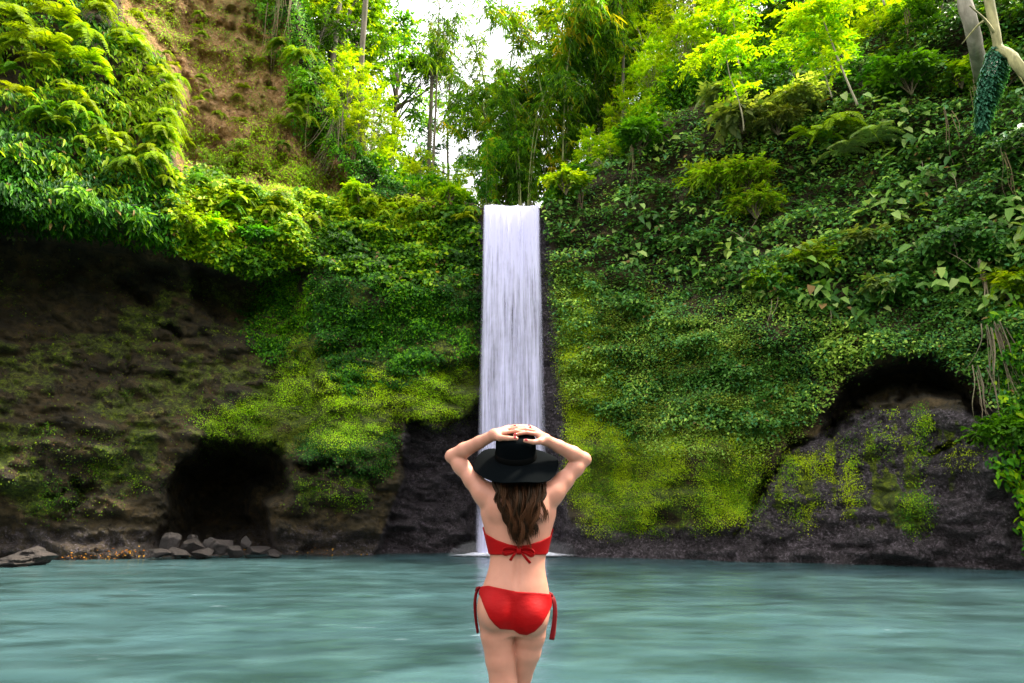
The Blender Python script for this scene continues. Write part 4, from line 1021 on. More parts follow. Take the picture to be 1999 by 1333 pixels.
bush('green', 1780, 190, .5, 1.3, 'green shrub on the upper right wall', BG)
bush('green', 1250, 310, .6, 1.3, 'dark green shrub on the right rim below the lime tree', BG)
bush('lime', 1975, 590, .4, 1.0, 'yellow-leaved shrub on the right edge of the photo', BG)
bush('green', 1975, 880, .3, .9, 'feathery green shrub near the water on the right edge', BG)
BL = 'shrubs on the left ledge'
bush('gold', 345, 455, .4, .9, 'yellowish shrub hanging at the lip of the dark overhang', BL)
bush('lime', 420, 470, .4, .9, 'lime shrub hanging at the lip of the overhang right of the yellowish one', BL)
bush('green', 505, 490, .4, .9, 'green shrub drooping over the deep hole under the ledge', BL)
bush('lime', 700, 400, .5, .9, 'lime shrub on the left ledge below the dry roots', BL)
bush('lime', 880, 400, .4, .8, 'lime shrub on the ledge just left of the waterfall', BL)
bush('pale', 30, 470, .2, .4, 'lone pale leafed sprig on the dark wall at far left', BL)

def slope_tree(var, X, Y, sc, label, mat=None):
    p = pt(X, Y, -.25); e = empty('sapling', tuple(p), rng.uniform(0, 6), sc); tag(e, label, 'sapling', 'saplings on the right slope')
    link('trunk', V[var][0], M_BARK, e); link('crown', V[var][1], M_LEAF, e)
slope_tree('thicket2', 1555, 200, .42, 'dark sapling in the shade under the lime branches, left of the pale leaning stem')
slope_tree('thicket2', 1495, 225, .40, 'dark green sapling above the big pale green leaves')
slope_tree('thicket', 1735, 120, .45, 'lime sapling high on the slope right of the pale leaning stem')
slope_tree('thicket2', 1790, 130, .5, 'dark sapling between the lime sapling and the whitish trunk')
slope_tree('thicket2', 1845, 90, .5, 'tall dark sapling close to the left of the whitish trunk')
slope_tree('thicket2', 1985, 110, .5, 'dark sapling behind the lower end of the twisted branch')
slope_tree('thicket2', 1690, 200, .34, 'small green sapling below the pale leaning stem')
slope_tree('thicket2', 1960, 230, .4, 'green sapling right of the hanging vine column')
slope_tree('thicket', 1190, 335, .30, 'small lime sapling on the right rim near the waterfall')
for k, (X, Y0, Y1, lb) in enumerate(((1235, 320, 430, 'thin lianas trailing over the creeper below the lime tree'), (1772, 60, 175, 'lianas hanging through the dark sapling at upper right'), (1850, 250, 350, 'lianas trailing left of the hanging vine column'), (1965, 330, 450, 'long lianas on the right edge below the hanging vine column'), (1905, 200, 300, 'brown lianas behind the hanging vine column'))):
    bundle('liana', X, Y0, Y1, 5, .12, 1.0, .013, lb, HR, seed=60 + k, cat='liana', splay=1.0, col=(.75, .68, .5))

# ------------------------------------------------------------------ rocks
M, nt, out = new_mat('loose_rock')
tc = nd(nt, 'ShaderNodeTexCoord'); n1 = noise(nt, tc.outputs['Object'], 5, 8, .7); n2 = noise(nt, tc.outputs['Object'], 28, 4, .7)
oi = nd(nt, 'ShaderNodeObjectInfo')
b = nd(nt, 'ShaderNodeBsdfPrincipled'); b.inputs['Roughness'].default_value = .55
c = ramp(nt, n1, [(.3, (.007, .005, .004)), (.55, (.024, .016, .013)), (.8, (.065, .047, .042))]).outputs[0]
nt.links.new(mixc(nt, ramp(nt, n2, [(.4, (.6, .6, .6)), (.6, (0, 0, 0))]).outputs[0], c, (.03, .024, .024)), b.inputs['Base Color'])
bp = nd(nt, 'ShaderNodeBump'); bp.inputs['Distance'].default_value = .05; nt.links.new(mth(nt, 'ADD', n1, n2), bp.inputs['Height']); nt.links.new(bp.outputs[0], b.inputs['Normal'])
nt.links.new(b.outputs[0], out.inputs['Surface'])
import bmesh
def rock(X, Y, R, w, h, d, seed, label, group, name='rock', strata=0.0):
    bm = bmesh.new(); bmesh.ops.create_icosphere(bm, subdivisions=4, radius=1)
    r = np.random.default_rng(seed)
    P = np.array([v.co for v in bm.verts])
    pl = unit(r.normal(0, 1, (17, 3)))
    for q in pl:                               # chop flat facets
        s = P @ q; lim = r.uniform(.42, .74); P = P - np.maximum(0, s - lim)[:, None] * q
    P = P * 1.35 * (1 + .07 * fbm(P, 2.6, 4, seed))[:, None]
    if strata: P[:, :2] *= (1 + strata * np.sign(np.sin(P[:, 2] * 9 + 2 * vnoise(P * 1.5, seed))) * .5)[:, None]
    P = P * np.array([w / 2, d / 2, h / 2])
    for v, q in zip(bm.verts, P): v.co = q
    me = bpy.data.meshes.new(name); bm.to_mesh(me); bm.free()
    o = link(name, me, M); p = at_range(float(X), float(Y), R); o.location = p; o.rotation_euler = (r.normal(0, .15), r.normal(0, .15), r.uniform(-.6, .6))
    return tag(o, label, 'rock', group)
o = rock(64, 1090, 20.8, 1.0, .50, .8, 501, 'big layered dark rock in the water at the left edge', 'rocks in the pool', 'boulder', .16); o.rotation_euler = (0, -.06, .2)
o = rock(22, 1100, 20.4, 1.1, .26, .8, 502, 'low flat wet rock in front of the layered rock at the left edge', 'rocks in the pool', 'boulder', .1); o.rotation_euler = (0, 0, .1)
CVR = 'rocks piled in the mouth of the left cave'
for k, (X, Y, w, h, lb) in enumerate([(333, 1065, .55, .6, 'round grey rock at the left end of the cave pile'), (368, 1068, .8, .62, 'largest pointed rock of the cave pile'), (408, 1070, .45, .45, 'small dark rock between the pointed and the flat-topped rock'),
        (425, 1064, .7, .5, 'flat-topped brown rock in the middle of the cave pile'), (345, 1078, .7, .34, 'low brown rock at the waterline under the round grey rock'), (395, 1080, .6, .3, 'low rock at the waterline before the pointed rock'),
        (458, 1074, .65, .36, 'sloping rock at the right of the flat-topped rock'), (500, 1076, .8, .26, 'long low rock near the right end of the cave pile'), (375, 1055, .4, .35, 'small rock perched at the back of the cave pile'),
        (310, 1080, .6, .28, 'flat reddish rock left of the cave mouth at the waterline'), (535, 1080, .6, .18, 'thin flat rock ending the pile on the right'), (480, 1062, .4, .35, 'dark upright stone deep in the cave pile')]):
    rock(X, Y, 22.2 + .5 * (1078 - Y) / 20, w, h, w * .8, 510 + k, lb, CVR)
# ------------------------------------------------------------------ the woman: one implicit body, polygonised with surface nets
PY = 3.35
def q(X, Y, dy=0.0): return at_depth(float(X), float(Y), PY + dy)
SC = float(np.linalg.norm(q(1001, 950) - q(1000, 950)))      # metres per photo pixel at her
H3 = .0036
G0 = np.array([-.40, 2.98, -.262]); G1_ = np.array([.42, 3.78, 1.50])
GN = np.ceil((G1_ - G0) / H3).astype(int)
AX = [G0[k] + H3 * np.arange(GN[k]) for k in range(3)]
FIELD = np.full(GN, .25, np.float32)
def smin(a, b, k):
    if k <= 0: return np.minimum(a, b)
    h = np.clip(.5 + .5 * (b - a) / k, 0, 1)
    return b * (1 - h) + a * h - k * h * (1 - h)
def sub(lo, hi, m=.06):
    i0 = np.clip(((np.asarray(lo) - m - G0) / H3).astype(int), 0, GN - 1); i1 = np.clip(((np.asarray(hi) + m - G0) / H3).astype(int) + 1, 1, GN)
    s = tuple(slice(a, b) for a, b in zip(i0, i1))
    return s, np.meshgrid(AX[0][s[0]], AX[1][s[1]], AX[2][s[2]], indexing='ij', sparse=True)
def put(s, d, k): FIELD[s] = smin(FIELD[s], d.astype(np.float32), k)
def cone(a, b, ra, rb, k=.02):
    a = np.asarray(a, float); b = np.asarray(b, float); R = max(ra, rb)
    s, (x, y, z) = sub(np.minimum(a, b) - R, np.maximum(a, b) + R)
    e = b - a; L2 = e @ e + 1e-12
    t = np.clip(((x - a[0]) * e[0] + (y - a[1]) * e[1] + (z - a[2]) * e[2]) / L2, 0, 1)
    d = np.sqrt((x - a[0] - t * e[0]) ** 2 + (y - a[1] - t * e[1]) ** 2 + (z - a[2] - t * e[2]) ** 2) - (ra + (rb - ra) * t)
    put(s, d, k)
def chain(pts, rad, k=.02):
    for i in range(len(pts) - 1): cone(pts[i], pts[i + 1], rad[i], rad[i + 1], k)
def ell(c, r, k=.03, tilt=0.0, sign=1):
    c = np.asarray(c, float); r = np.asarray(r, float); R = r.max()
    s, (x, y, z) = sub(c - R, c + R)
    dx, dy, dz = x - c[0], y - c[1], z - c[2]
    dy, dz = dy * math.cos(tilt) + dz * math.sin(tilt), -dy * math.sin(tilt) + dz * math.cos(tilt)
    n = np.sqrt((dx / r[0]) ** 2 + (dy / r[1]) ** 2 + (dz / r[2]) ** 2)
    g = np.sqrt((dx / r[0] ** 2) ** 2 + (dy / r[1] ** 2) ** 2 + (dz / r[2] ** 2) ** 2) + 1e-6
    d = n * (n - 1) / g
    if sign > 0: put(s, d, k)
    else: FIELD[s] = -smin(-FIELD[s], d.astype(np.float32), k)

# torso: stacked ellipses (Y, centre X, half width in px, half depth m, depth shift m)
SL = np.array([(936, 1011, 24, .050, .018), (948, 1011, 36, .062, .012), (960, 1011.5, 56, .074, .008), (975, 1012, 71, .085, .005), (1000, 1012, 75, .096, .006), (1020, 1012, 70, .101, .008), (1035, 1011.5, 65.5, .102, .010),
               (1060, 1011.5, 60, .098, .010), (1082, 1011.5, 54.5, .090, .006), (1100, 1009.5, 53.5, .085, .0), (1120, 1008, 57, .086, -.004),
               (1141, 1006.5, 63, .095, -.004), (1160, 1004, 68.5, .103, -.002), (1180, 1003, 72, .107, .0), (1200, 1003, 70.5, .106, .004), (1222, 1002, 64, .098, .008), (1238, 1002, 52, .075, .01)], float)
zs = np.array([q(1000, r[0])[2] for r in SL]); cxs = np.array([q(r[1], r[0])[0] for r in SL])
hws = np.array([(q(r[1] + r[2], r[0]) - q(r[1] - r[2], r[0]))[0] / 2 for r in SL])
s, (x, y, z) = sub((-.3, PY - .2, zs[-1] - .02), (.3, PY + .2, zs[0] + .02), .02)
zz = z.ravel()
def prof(v):
    f = np.interp(zz, zs[::-1], v[::-1]); k = 13
    pad = np.pad(f, k // 2, mode='edge'); return np.convolve(pad, np.ones(k) / k, 'valid')[None, None, :]
hw, hd, cx_, cy_ = prof(hws), prof(SL[:, 3]), prof(cxs), PY + prof(SL[:, 4])
ax_ = np.abs(x - cx_) / hw; ay_ = np.abs(y - cy_) / hd
rad = (ax_ ** 2.3 + ay_ ** 2.3) ** (1 / 2.3)
d = (rad - 1) * np.minimum(hw, hd) * .92
back = np.clip((cy_ - y) / .03, 0, 1)
d = d + back * .010 * np.exp(-((x - cx_) / .016) ** 2) * sst(zs[-5], zs[-7], zz)[None, None] * sst(zs[2], zs[5], zz)[None, None]     # spine
d = np.maximum(d, np.maximum(zs[-1] - z, z - zs[0]))
put(s, d, .0)
for sx in (-1, 1):
    ell(q(1011 + sx * 37, 988, -.066), (.050, .034, .062), .035)                    # shoulder blades
    ell(q(1011 + sx * 46, 962, -.01), (.055, .055, .045), .05)
    ell(q(1011 + sx * 30, 1030, .105), (.058, .055, .058), .03)                     # breasts
ell(q(968.5, 1194, -.056), (.078, .082, .088), .022); ell(q(1035.5, 1202, -.052), (.078, .080, .088), .022)
# legs
def zpt(X, z, dy):                       # point at a world height
    lo, hi = 600, 2600
    for _ in range(40):
        m_ = (lo + hi) / 2
        if q(X, m_, dy)[2] > z: lo = m_
        else: hi = m_
    return q(X, lo, dy)
kneeL = np.array([q(986, 1330)[0], PY + .015, .20]); ankL = np.array([q(987, 1330)[0] + .004, PY + .045, -.175])
kneeR = np.array([q(1006, 1330)[0], PY + .17, .20]); ankR = np.array([q(1022, 1330)[0], PY + .10, -.175])
TORSO = FIELD.copy(); LEGS = []
for side in (0, 1):
    FIELD[:] = .25
    if side == 0:
        chain([q(968.5, 1190, -.005), q(971, 1239, .0), q(977.5, 1287, .005), q(982.5, 1330, .01), kneeL], [.076, .0745, .0675, .0605, .052], .012)
        chain([kneeL, kneeL + [0, .012, -.12], ankL + [0, 0, .10], ankL], [.050, .054, .040, .033], .02)
        ell(kneeL + [0, -.02, -.14], (.046, .04, .085), .03); a = ankL
    else:
        chain([q(1036, 1195, .0), q(1034, 1239, .012), q(1028, 1270, .03), q(1014, 1318, .09), kneeR], [.074, .070, .064, .056, .051], .012)
        chain([kneeR, kneeR * .65 + ankR * .35 + [0, -.02, 0], kneeR * .25 + ankR * .75, ankR], [.049, .052, .040, .033], .02); a = ankR
    f = np.array([a[0], a[1], -.225])
    chain([a, f + [0, -.025, -.002]], [.033, .026], .02)
    chain([f + [0, -.03, 0], f + [0, .06, .002], f + [0, .135, -.008]], [.028, .030, .020], .02)
    sx = -1 if side == 0 else 1
    for t in range(5): cone(f + [sx * (-.024 + .012 * t), .13 - .006 * t, -.012], f + [sx * (-.028 + .014 * t), .178 - .011 * t, -.013], .0095 - .0006 * t, .008 - .0006 * t, .004)
    LEGS.append(FIELD.copy())
FIELD[:] = smin(TORSO, smin(LEGS[0], LEGS[1], .003), .022); del TORSO, LEGS
# neck and head (tilted back a little), face looking at the falls
hc = q(1008, 897, .02)
cone(q(1012, 952, .005), hc + [0, .0, -.05], .052, .050, .03)
tl_ = -.25
ell(hc, (.072, .090, .098), .02, tl_)
ell(hc + [0, .055, -.075], (.045, .045, .04), .035, tl_)
fz = hc + np.array([0, .088, -.022])
cone(fz + [0, -.004, .03], fz + [0, .020, -.008], .008, .011, .012)            # nose
ell(fz + [0, -.002, -.035], (.021, .012, .008), .008)                         # lips
for sx in (-1, 1):
    ell(fz + [sx * .030, .004, .022], (.015, .012, .009), .006, 0, -1)        # eye sockets
    ell(hc + [sx * .074, .0, -.015], (.010, .020, .028), .008)                 # ears
# arms
TAU = math.radians(28)
HB = q(1007, 893, -.005); HA = np.array([0, -math.sin(TAU), math.cos(TAU)]); HF = np.array([0, math.cos(TAU), math.sin(TAU)])
HT = HB + HA * .115
def ht(X, v, w): return np.array([HT[0] + (X - 1007) * SC, 0, 0]) + np.array([0, HT[1], HT[2]]) + HF * v + HA * w
def arm(sh, el, wr, sx):
    sh, el, wr = map(np.asarray, (sh, el, wr))
    chain([sh, sh * .6 + el * .4, sh * .25 + el * .75, el], [.044, .0400, .036, .0330], .03)
    ell(sh + (el - sh) * .12 + [0, -.004, 0], (.046, .045, .043), .04)
    chain([el, el * .72 + wr * .28, el * .35 + wr * .65, wr], [.0335, .0365, .0300, .0250], .012)
    ell(el + np.array([sx * .010, -.006, -.004]), (.022, .020, .022), .02)
wL = ht(965, -.005, .004); wR = ht(1064, -.028, -.012)
arm(q(951, 970, -.01), q(884, 890, .055), wL, -1)
arm(q(1074, 968, -.01), q(1139, 896, .055), wR, 1)
# hands: metacarpals to knuckles, then fingers interlaced over the crown, thumbs on its back edge
NAILS = []
def hand(wr, knuck, tips, thumb, tr):
    for i, (kn, tp) in enumerate(zip(knuck, tips)):
        kn = ht(*kn); tp = ht(*tp)
        cone(wr, kn, .0200, .0115, .014)
        L_ = tp - kn; lift = HA * (.010 - .002 * i)
        m1 = kn + L_ * .42 + lift; m2 = kn + L_ * .74 + lift * .7
        r_ = (.0092, .0094, .0090, .0078)[i]
        chain([kn, m1, m2, tp], [r_ * 1.08, r_, r_ * .9, r_ * .78], .003)
        NAILS.append((tp + (m2 - tp) * .18, unit(tp - m2), r_))
    a, b, c = [ht(*t) for t in thumb]
    cone(wr, a, .021, .0165, .016); chain([a, b, c], [.0150, .0112, .0088], .004)
    NAILS.append((c + (b - c) * .16, unit(c - b), .0105))
hand(wL, [(989, .000, .012), (990, .026, .018), (991, .050, .018), (992, .072, .014)],
     [(1033, -.010, .013), (1038, .032, .022), (1036, .064, .020), (1022, .084, .016)],
     [(976, -.050, .006), (992, -.072, .012), (1008, -.075, .012)], 0)
hand(wR, [(1046, -.012, .010), (1046, .012, .014), (1044, .038, .014), (1042, .062, .010)],
     [(1004, -.032, .012), (1001, .014, .018), (1004, .048, .026), (1010, .074, .022)],
     [(1052, -.070, -.004), (1040, -.090, .000), (1024, -.088, .006)], 0)

def surface_nets(Fv, org, h):
    ins = Fv < 0
    c = np.zeros(np.array(Fv.shape) - 1, np.int8)
    for a in (0, 1):
        for b_ in (0, 1):
            for d_ in (0, 1): c += ins[a:ins.shape[0] - 1 + a, b_:ins.shape[1] - 1 + b_, d_:ins.shape[2] - 1 + d_]
    I = np.argwhere((c > 0) & (c < 8)); n = len(I)
    idm = np.full(c.shape, -1, np.int32); idm[tuple(I.T)] = np.arange(n)
    acc = np.zeros((n, 3)); cnt = np.zeros(n)
    cor = [(a, b_, d_) for a in (0, 1) for b_ in (0, 1) for d_ in (0, 1)]
    val = {k: Fv[tuple((I + k).T)] for k in cor}
    for k in cor:
        for ax in range(3):
            if k[ax]: continue
            k2 = list(k); k2[ax] = 1; k2 = tuple(k2)
            a, b_ = val[k], val[k2]; m_ = (a < 0) != (b_ < 0)
            t = np.where(m_, a / np.where(m_, a - b_, 1), 0)
            p = np.zeros((n, 3)); p += k; p[:, ax] = t
            acc += p * m_[:, None]; cnt += m_
    V_ = org + h * (I + acc / cnt[:, None])
    faces = []
    for ax in range(3):
        sl0 = [slice(1, -1)] * 3; sl1 = [slice(1, -1)] * 3
        sl0[ax] = slice(0, -1); sl1[ax] = slice(1, None)
        a = ins[tuple(sl0)]; b_ = ins[tuple(sl1)]
        E = np.argwhere(a != b_); off = np.array([1, 1, 1]); off[ax] = 0; P_ = E + off
        u, w_ = [(1, 2), (2, 0), (0, 1)][ax]
        e1 = np.zeros(3, int); e1[u] = 1; e2 = np.zeros(3, int); e2[w_] = 1
        qd = np.stack([idm[tuple((P_ - e1 - e2).T)], idm[tuple((P_ - e2).T)], idm[tuple(P_.T)], idm[tuple((P_ - e1).T)]], -1)
        fl = a[tuple(E.T)]
        qd[~fl] = qd[~fl][:, ::-1]
        faces.append(qd)
    F_ = np.concatenate(faces); F_ = F_[(F_ >= 0).all(1)]
    return V_, F_
def smooth_mesh(V_, F_, it=2, lam=.5):
    e = np.concatenate([F_[:, [0, 1]], F_[:, [1, 2]], F_[:, [2, 3]], F_[:, [3, 0]]])
    for _ in range(it):
        for l_ in (lam, -lam * 1.04):
            s_ = np.zeros_like(V_); c_ = np.zeros(len(V_))
            np.add.at(s_, e[:, 0], V_[e[:, 1]]); np.add.at(s_, e[:, 1], V_[e[:, 0]])
            np.add.at(c_, e[:, 0], 1); np.add.at(c_, e[:, 1], 1)
            V_ = V_ + l_ * (s_ / np.maximum(c_, 1)[:, None] - V_)
    return V_
FOOT = np.array([ankL[0], ankL[1], -.25])
BV, BF = surface_nets(FIELD, G0, H3); BV = smooth_mesh(BV, BF, 2)
m, nt, out = new_mat('skin')
tc = nd(nt, 'ShaderNodeTexCoord'); n1 = noise(nt, tc.outputs['Object'], 9, 4, .6); n2 = noise(nt, tc.outputs['Object'], 160, 3, .6)
b = nd(nt, 'ShaderNodeBsdfPrincipled'); b.inputs['Roughness'].default_value = .48; b.inputs['Specular IOR Level'].default_value = .35
b.inputs['Subsurface Weight'].default_value = .18; b.inputs['Subsurface Radius'].default_value = (.02, .008, .005); b.inputs['Subsurface Scale'].default_value = .5
nt.links.new(ramp(nt, n1, [(.3, (.42, .178, .120)), (.7, (.50, .224, .155))]).outputs[0], b.inputs['Base Color'])
bp = nd(nt, 'ShaderNodeBump'); bp.inputs['Strength'].default_value = .12; bp.inputs['Distance'].default_value = .002
nt.links.new(n2, bp.inputs['Height']); nt.links.new(bp.outputs[0], b.inputs['Normal']); nt.links.new(b.outputs[0], out.inputs['Surface'])
M_SKIN = m
woman = link('person', np_mesh('person', BV - FOOT, BF), M_SKIN); woman.location = FOOT
tag(woman, 'woman seen from behind in red bikini and black hat, hands on her hat', 'person')
def cloth_mat(name, c, rough=.55, sheen=.3, wr=0.0):
    m, nt, out = new_mat(name)
    tc = nd(nt, 'ShaderNodeTexCoord'); n1 = noise(nt, mapping(nt, tc.outputs['Object'], (1, 1, 2.4), (0, .35, 0)), 16, 4, .5); n2 = noise(nt, tc.outputs['Object'], 700, 2)
    b = nd(nt, 'ShaderNodeBsdfPrincipled'); b.inputs['Roughness'].default_value = rough; b.inputs['Sheen Weight'].default_value = sheen
    b.inputs['Base Color'].default_value = (*c, 1); b.inputs['Specular IOR Level'].default_value = .03 if 'black' in name else .12
    bp = nd(nt, 'ShaderNodeBump'); bp.inputs['Strength'].default_value = .5; bp.inputs['Distance'].default_value = .006 * max(wr, .05)
    nt.links.new(mth(nt, 'ADD', n1, mth(nt, 'MULTIPLY', n2, .12)), bp.inputs['Height']); nt.links.new(bp.outputs[0], b.inputs['Normal'])
    nt.links.new(b.outputs[0], out.inputs['Surface']); return m
M_RED = cloth_mat('red_swim_fabric', (.27, .0003, .0012), .6, .0, 1.0)
M_REDD = cloth_mat('dark_red_tie_fabric', (.12, .001, .003), .6, .04, .6)
M_FELT = cloth_mat('black_felt', (.0010, .0018, .0024), .95, .0, .3)
M_BAND = cloth_mat('black_ribbon', (.002, .002, .002), .8, .0, .1)
def proj(x, y, z):
    dy = y * CT + (z - CAMZ) * ST; dz = -y * ST + (z - CAMZ) * CT
    return CX + FPX * x / dy, CY - FPX * dz / dy
def garment(name, lo, hi, poly_back, poly_front, thick, mat):
    s, (x, y, z) = sub(lo, hi, .0)
    x, y, z = np.broadcast_arrays(x, y, z)
    X_, Y_ = proj(x, y, z)
    f = FIELD[s]
    near = np.abs(f) < .03
    g = np.full(f.shape, .05)
    bk = (y < PY + .01) & near; fr = ~bk & near
    g[bk] = poly_sd(X_[bk], Y_[bk], poly_back) * SC
    g[fr] = poly_sd(X_[fr], Y_[fr], poly_front) * SC
    F2 = np.maximum(np.maximum(f - thick, -f - .006), g)
    V_, F_ = surface_nets(F2, np.array([AX[k][s[k].start] for k in range(3)]), H3)
    V_ = smooth_mesh(V_, F_, 3, .5)
    return link(name, np_mesh(name, V_ - FOOT, F_), mat, woman)
bot = garment('bikini_bottom', (-.22, PY - .2, .45), (.22, PY + .2, .85),
    [(930, 1149), (936, 1145), (953, 1143), (981, 1149), (1010, 1155), (1045, 1156.5), (1078, 1160), (1080, 1178), (1069, 1200), (1058, 1219), (1044, 1233), (1029, 1240), (1014, 1238), (1002, 1230), (990, 1229), (976, 1228), (965, 1219), (954, 1205), (944, 1182), (936, 1160)],
    [(930, 1149), (953, 1150), (1010, 1166), (1078, 1160), (1080, 1174), (1050, 1215), (1010, 1270), (995, 1270), (955, 1210), (936, 1165)], .0045, M_RED)
top = garment('bikini_top', (-.2, PY - .16, .75), (.22, PY + .2, 1.03),
    [(940, 1034), (950, 1043), (970, 1054), (992, 1062), (1012, 1066), (1032, 1063), (1055, 1056), (1072, 1048), (1084, 1038), (1080, 1070), (1066, 1083), (1040, 1083), (1013, 1080), (985, 1083), (957, 1083), (940, 1070)],
    [(938, 1034), (960, 1010), (990, 1005), (1011, 1030), (1035, 1005), (1065, 1010), (1084, 1038), (1080, 1070), (1066, 1083), (957, 1083), (940, 1070)], .0045, M_RED)

def ribbon(mb, pts, width, thick, wdir, n=24):
    """solid strap: rectangular section swept along pts; wdir = direction of the width"""
    P = curve_pts(pts, n); tan = unit(np.gradient(P, axis=0)); wd = np.asarray(wdir, float)
    wd = np.broadcast_to(wd, P.shape); wd = unit(wd - tan * (wd * tan).sum(1, keepdims=True)); nn_ = np.cross(tan, wd)
    w_ = np.interp(np.linspace(0, 1, n), np.linspace(0, 1, len(np.atleast_1d(width))), np.atleast_1d(width))[:, None] / 2
    sec = [(-1, -1), (-.5, -1.25), (.5, -1.25), (1, -1), (1, 1), (.5, 1.25), (-.5, 1.25), (-1, 1)]
    V_ = np.stack([P + wd * w_ * a + nn_ * thick / 2 * b_ for a, b_ in sec], 1).reshape(-1, 3)
    i, j = np.meshgrid(np.arange(n - 1), np.arange(8), indexing='ij')
    a0 = i * 8 + j; a1 = i * 8 + (j + 1) % 8
    mb.add(V_, [np.stack([a0, a1, a1 + 8, a0 + 8], -1).reshape(-1, 4), np.array([list(range(8))[::-1]]), np.array([[8 * (n - 1) + k for k in range(8)]])])
def back_y(X, Y, off=.004):
    """depth offset of her back surface under a photo position"""
    for dy in np.arange(-.2, .1, .003):
        p = q(X, Y, dy); i = ((p - G0) / H3).astype(int)
        if FIELD[tuple(i)] < .002: return dy - off
    return 0.0
def rel(p): return np.asarray(p) - FOOT
yb = back_y(1013, 1073, .010)
mb = MB()
for sx, pts, wd_ in ((-1, [(1012, 1074), (1000, 1070), (986, 1071), (981, 1076), (986, 1082), (1000, 1079), (1012, 1075)], .016), (1, [(1014, 1074), (1026, 1071), (1038, 1074), (1043, 1080), (1037, 1085), (1026, 1080), (1014, 1075)], .016)):
    ribbon(mb, [rel(q(X, Y, yb - .004 - .016 * math.sin(math.pi * i / 6))) for i, (X, Y) in enumerate(pts)], [.008, wd_, wd_, wd_, .008], .0022, (0, -.6, .8), 30)
ribbon(mb, [rel(q(1011, 1075, yb - .004)), rel(q(1003, 1083, yb - .008)), rel(q(996, 1094, yb + .0))], [.008, .011, .012], .0022, (.9, 0, .35), 12)
ribbon(mb, [rel(q(1015, 1075, yb - .004)), rel(q(1024, 1086, yb - .006)), rel(q(1035, 1099, yb + .002))], [.008, .011, .012], .0022, (.9, 0, -.3), 12)
ribbon(mb, [rel(q(1013, 1069, yb - .002)), rel(q(1013, 1072, yb - .014)), rel(q(1013, 1078, yb - .014)), rel(q(1013, 1081, yb - .002))], .020, .006, (1, 0, 0), 10)
link('bow', mb.mesh('bow'), M_RED, top)
mb = MB()
yk = .0
ribbon(mb, [rel(q(934, 1150, yk)), rel(q(929, 1162, yk - .01)), rel(q(927.5, 1185, yk - .012)), rel(q(929, 1210, yk - .012)), rel(q(933, 1236, yk - .012))], [.010, .014, .016, .015, .014], .0025, (.75, .65, 0))
ribbon(mb, [rel(q(935, 1148, yk)), rel(q(929, 1158, yk + .012)), rel(q(926.5, 1180, yk + .016)), rel(q(928, 1205, yk + .018))], [.010, .013, .014, .013], .0025, (.7, .7, 0))
tube(mb, np.array([rel(q(937, 1146, yk)), rel(q(932, 1149, yk - .006)), rel(q(929, 1153, yk))]), [.006, .0095, .006], 8)
link('side_tie', mb.mesh('side_tie'), M_REDD, bot)
mb = MB()
ribbon(mb, [rel(q(1074, 1160, yk)), rel(q(1081, 1172, yk - .012)), rel(q(1083.5, 1195, yk - .015)), rel(q(1081, 1222, yk - .015)), rel(q(1077, 1249, yk - .015))], [.012, .019, .022, .024, .026], .0025, (.9, .4, 0))
ribbon(mb, [rel(q(1074, 1159, yk)), rel(q(1082, 1170, yk + .01)), rel(q(1085, 1195, yk + .01)), rel(q(1082, 1241, yk + .01))], [.012, .014, .014, .014], .0025, (.8, .6, 0))
tube(mb, np.array([rel(q(1071, 1157, yk)), rel(q(1076, 1161, yk - .006)), rel(q(1078, 1166, yk))]), [.006, .010, .006], 8)
link('side_tie', mb.mesh('side_tie'), M_REDD, bot)

# nails
mb = MB(); n_ = 10; th_ = np.linspace(0, math.pi / 2, 4); ph_ = np.linspace(0, 2 * math.pi, n_, endpoint=False)
Vn = np.array([(math.sin(t) * math.cos(p_), math.sin(t) * math.sin(p_), math.cos(t)) for t in th_[1:] for p_ in ph_] + [(0, 0, 1)])
Fn = [np.array([[i * n_ + j, (i + 1) * n_ + j, (i + 1) * n_ + (j + 1) % n_, i * n_ + (j + 1) % n_] for i in range(2) for j in range(n_)]), np.array([[30, j, (j + 1) % n_] for j in range(n_)])]
nail_me = np_mesh('fingernail', Vn, Fn)
m, nt, out = new_mat('red_nail_polish'); b = nd(nt, 'ShaderNodeBsdfPrincipled'); b.inputs['Base Color'].default_value = (.30, .004, .012, 1); b.inputs['Roughness'].default_value = .2
nt.links.new(b.outputs[0], out.inputs['Surface'])
for p, dr, r_ in NAILS:
    o = link('fingernail', nail_me, m, woman)
    up = unit(np.array([0, -.75, .55])); up = unit(up - dr * (up @ dr)); sd_ = np.cross(up, dr)
    o.matrix_local = Matrix.Translation(Vector(rel(p + up * r_ * .62))) @ Matrix(np.column_stack([dr, sd_, up]).tolist()).to_4x4() @ Matrix.Diagonal((r_ * .95, r_ * .68, r_ * .42, 1))

# hat
def hat_pt(a, r_, w): return HB + np.array([math.cos(a) * r_, 0, 0]) + HF * (math.sin(a) * r_) + HA * w
def lathe(name, prof_, mat, parent, wave=None, seg=96):
    A_ = np.linspace(0, 2 * np.pi, seg, endpoint=False); V_ = []
    for (r_, w) in prof_:
        for a in A_:
            ww = w + (wave(a, r_) if wave else 0)
            V_.append(hat_pt(a, r_, ww))
    n = len(prof_); i, j = np.meshgrid(np.arange(n - 1), np.arange(seg), indexing='ij')
    a0 = i * seg + j; a1 = i * seg + (j + 1) % seg
    F_ = [np.stack([a0, a1, a1 + seg, a0 + seg], -1).reshape(-1, 4)]
    return link(name, np_mesh(name, rel(np.array(V_)), F_), mat, parent)
hat = lathe('hat', [(.100, -.004), (.0995, .02), (.098, .05), (.097, .08), (.094, .098), (.086, .110), (.070, .1155), (.045, .116), (.02, .114), (.0001, .113)], M_FELT, woman)
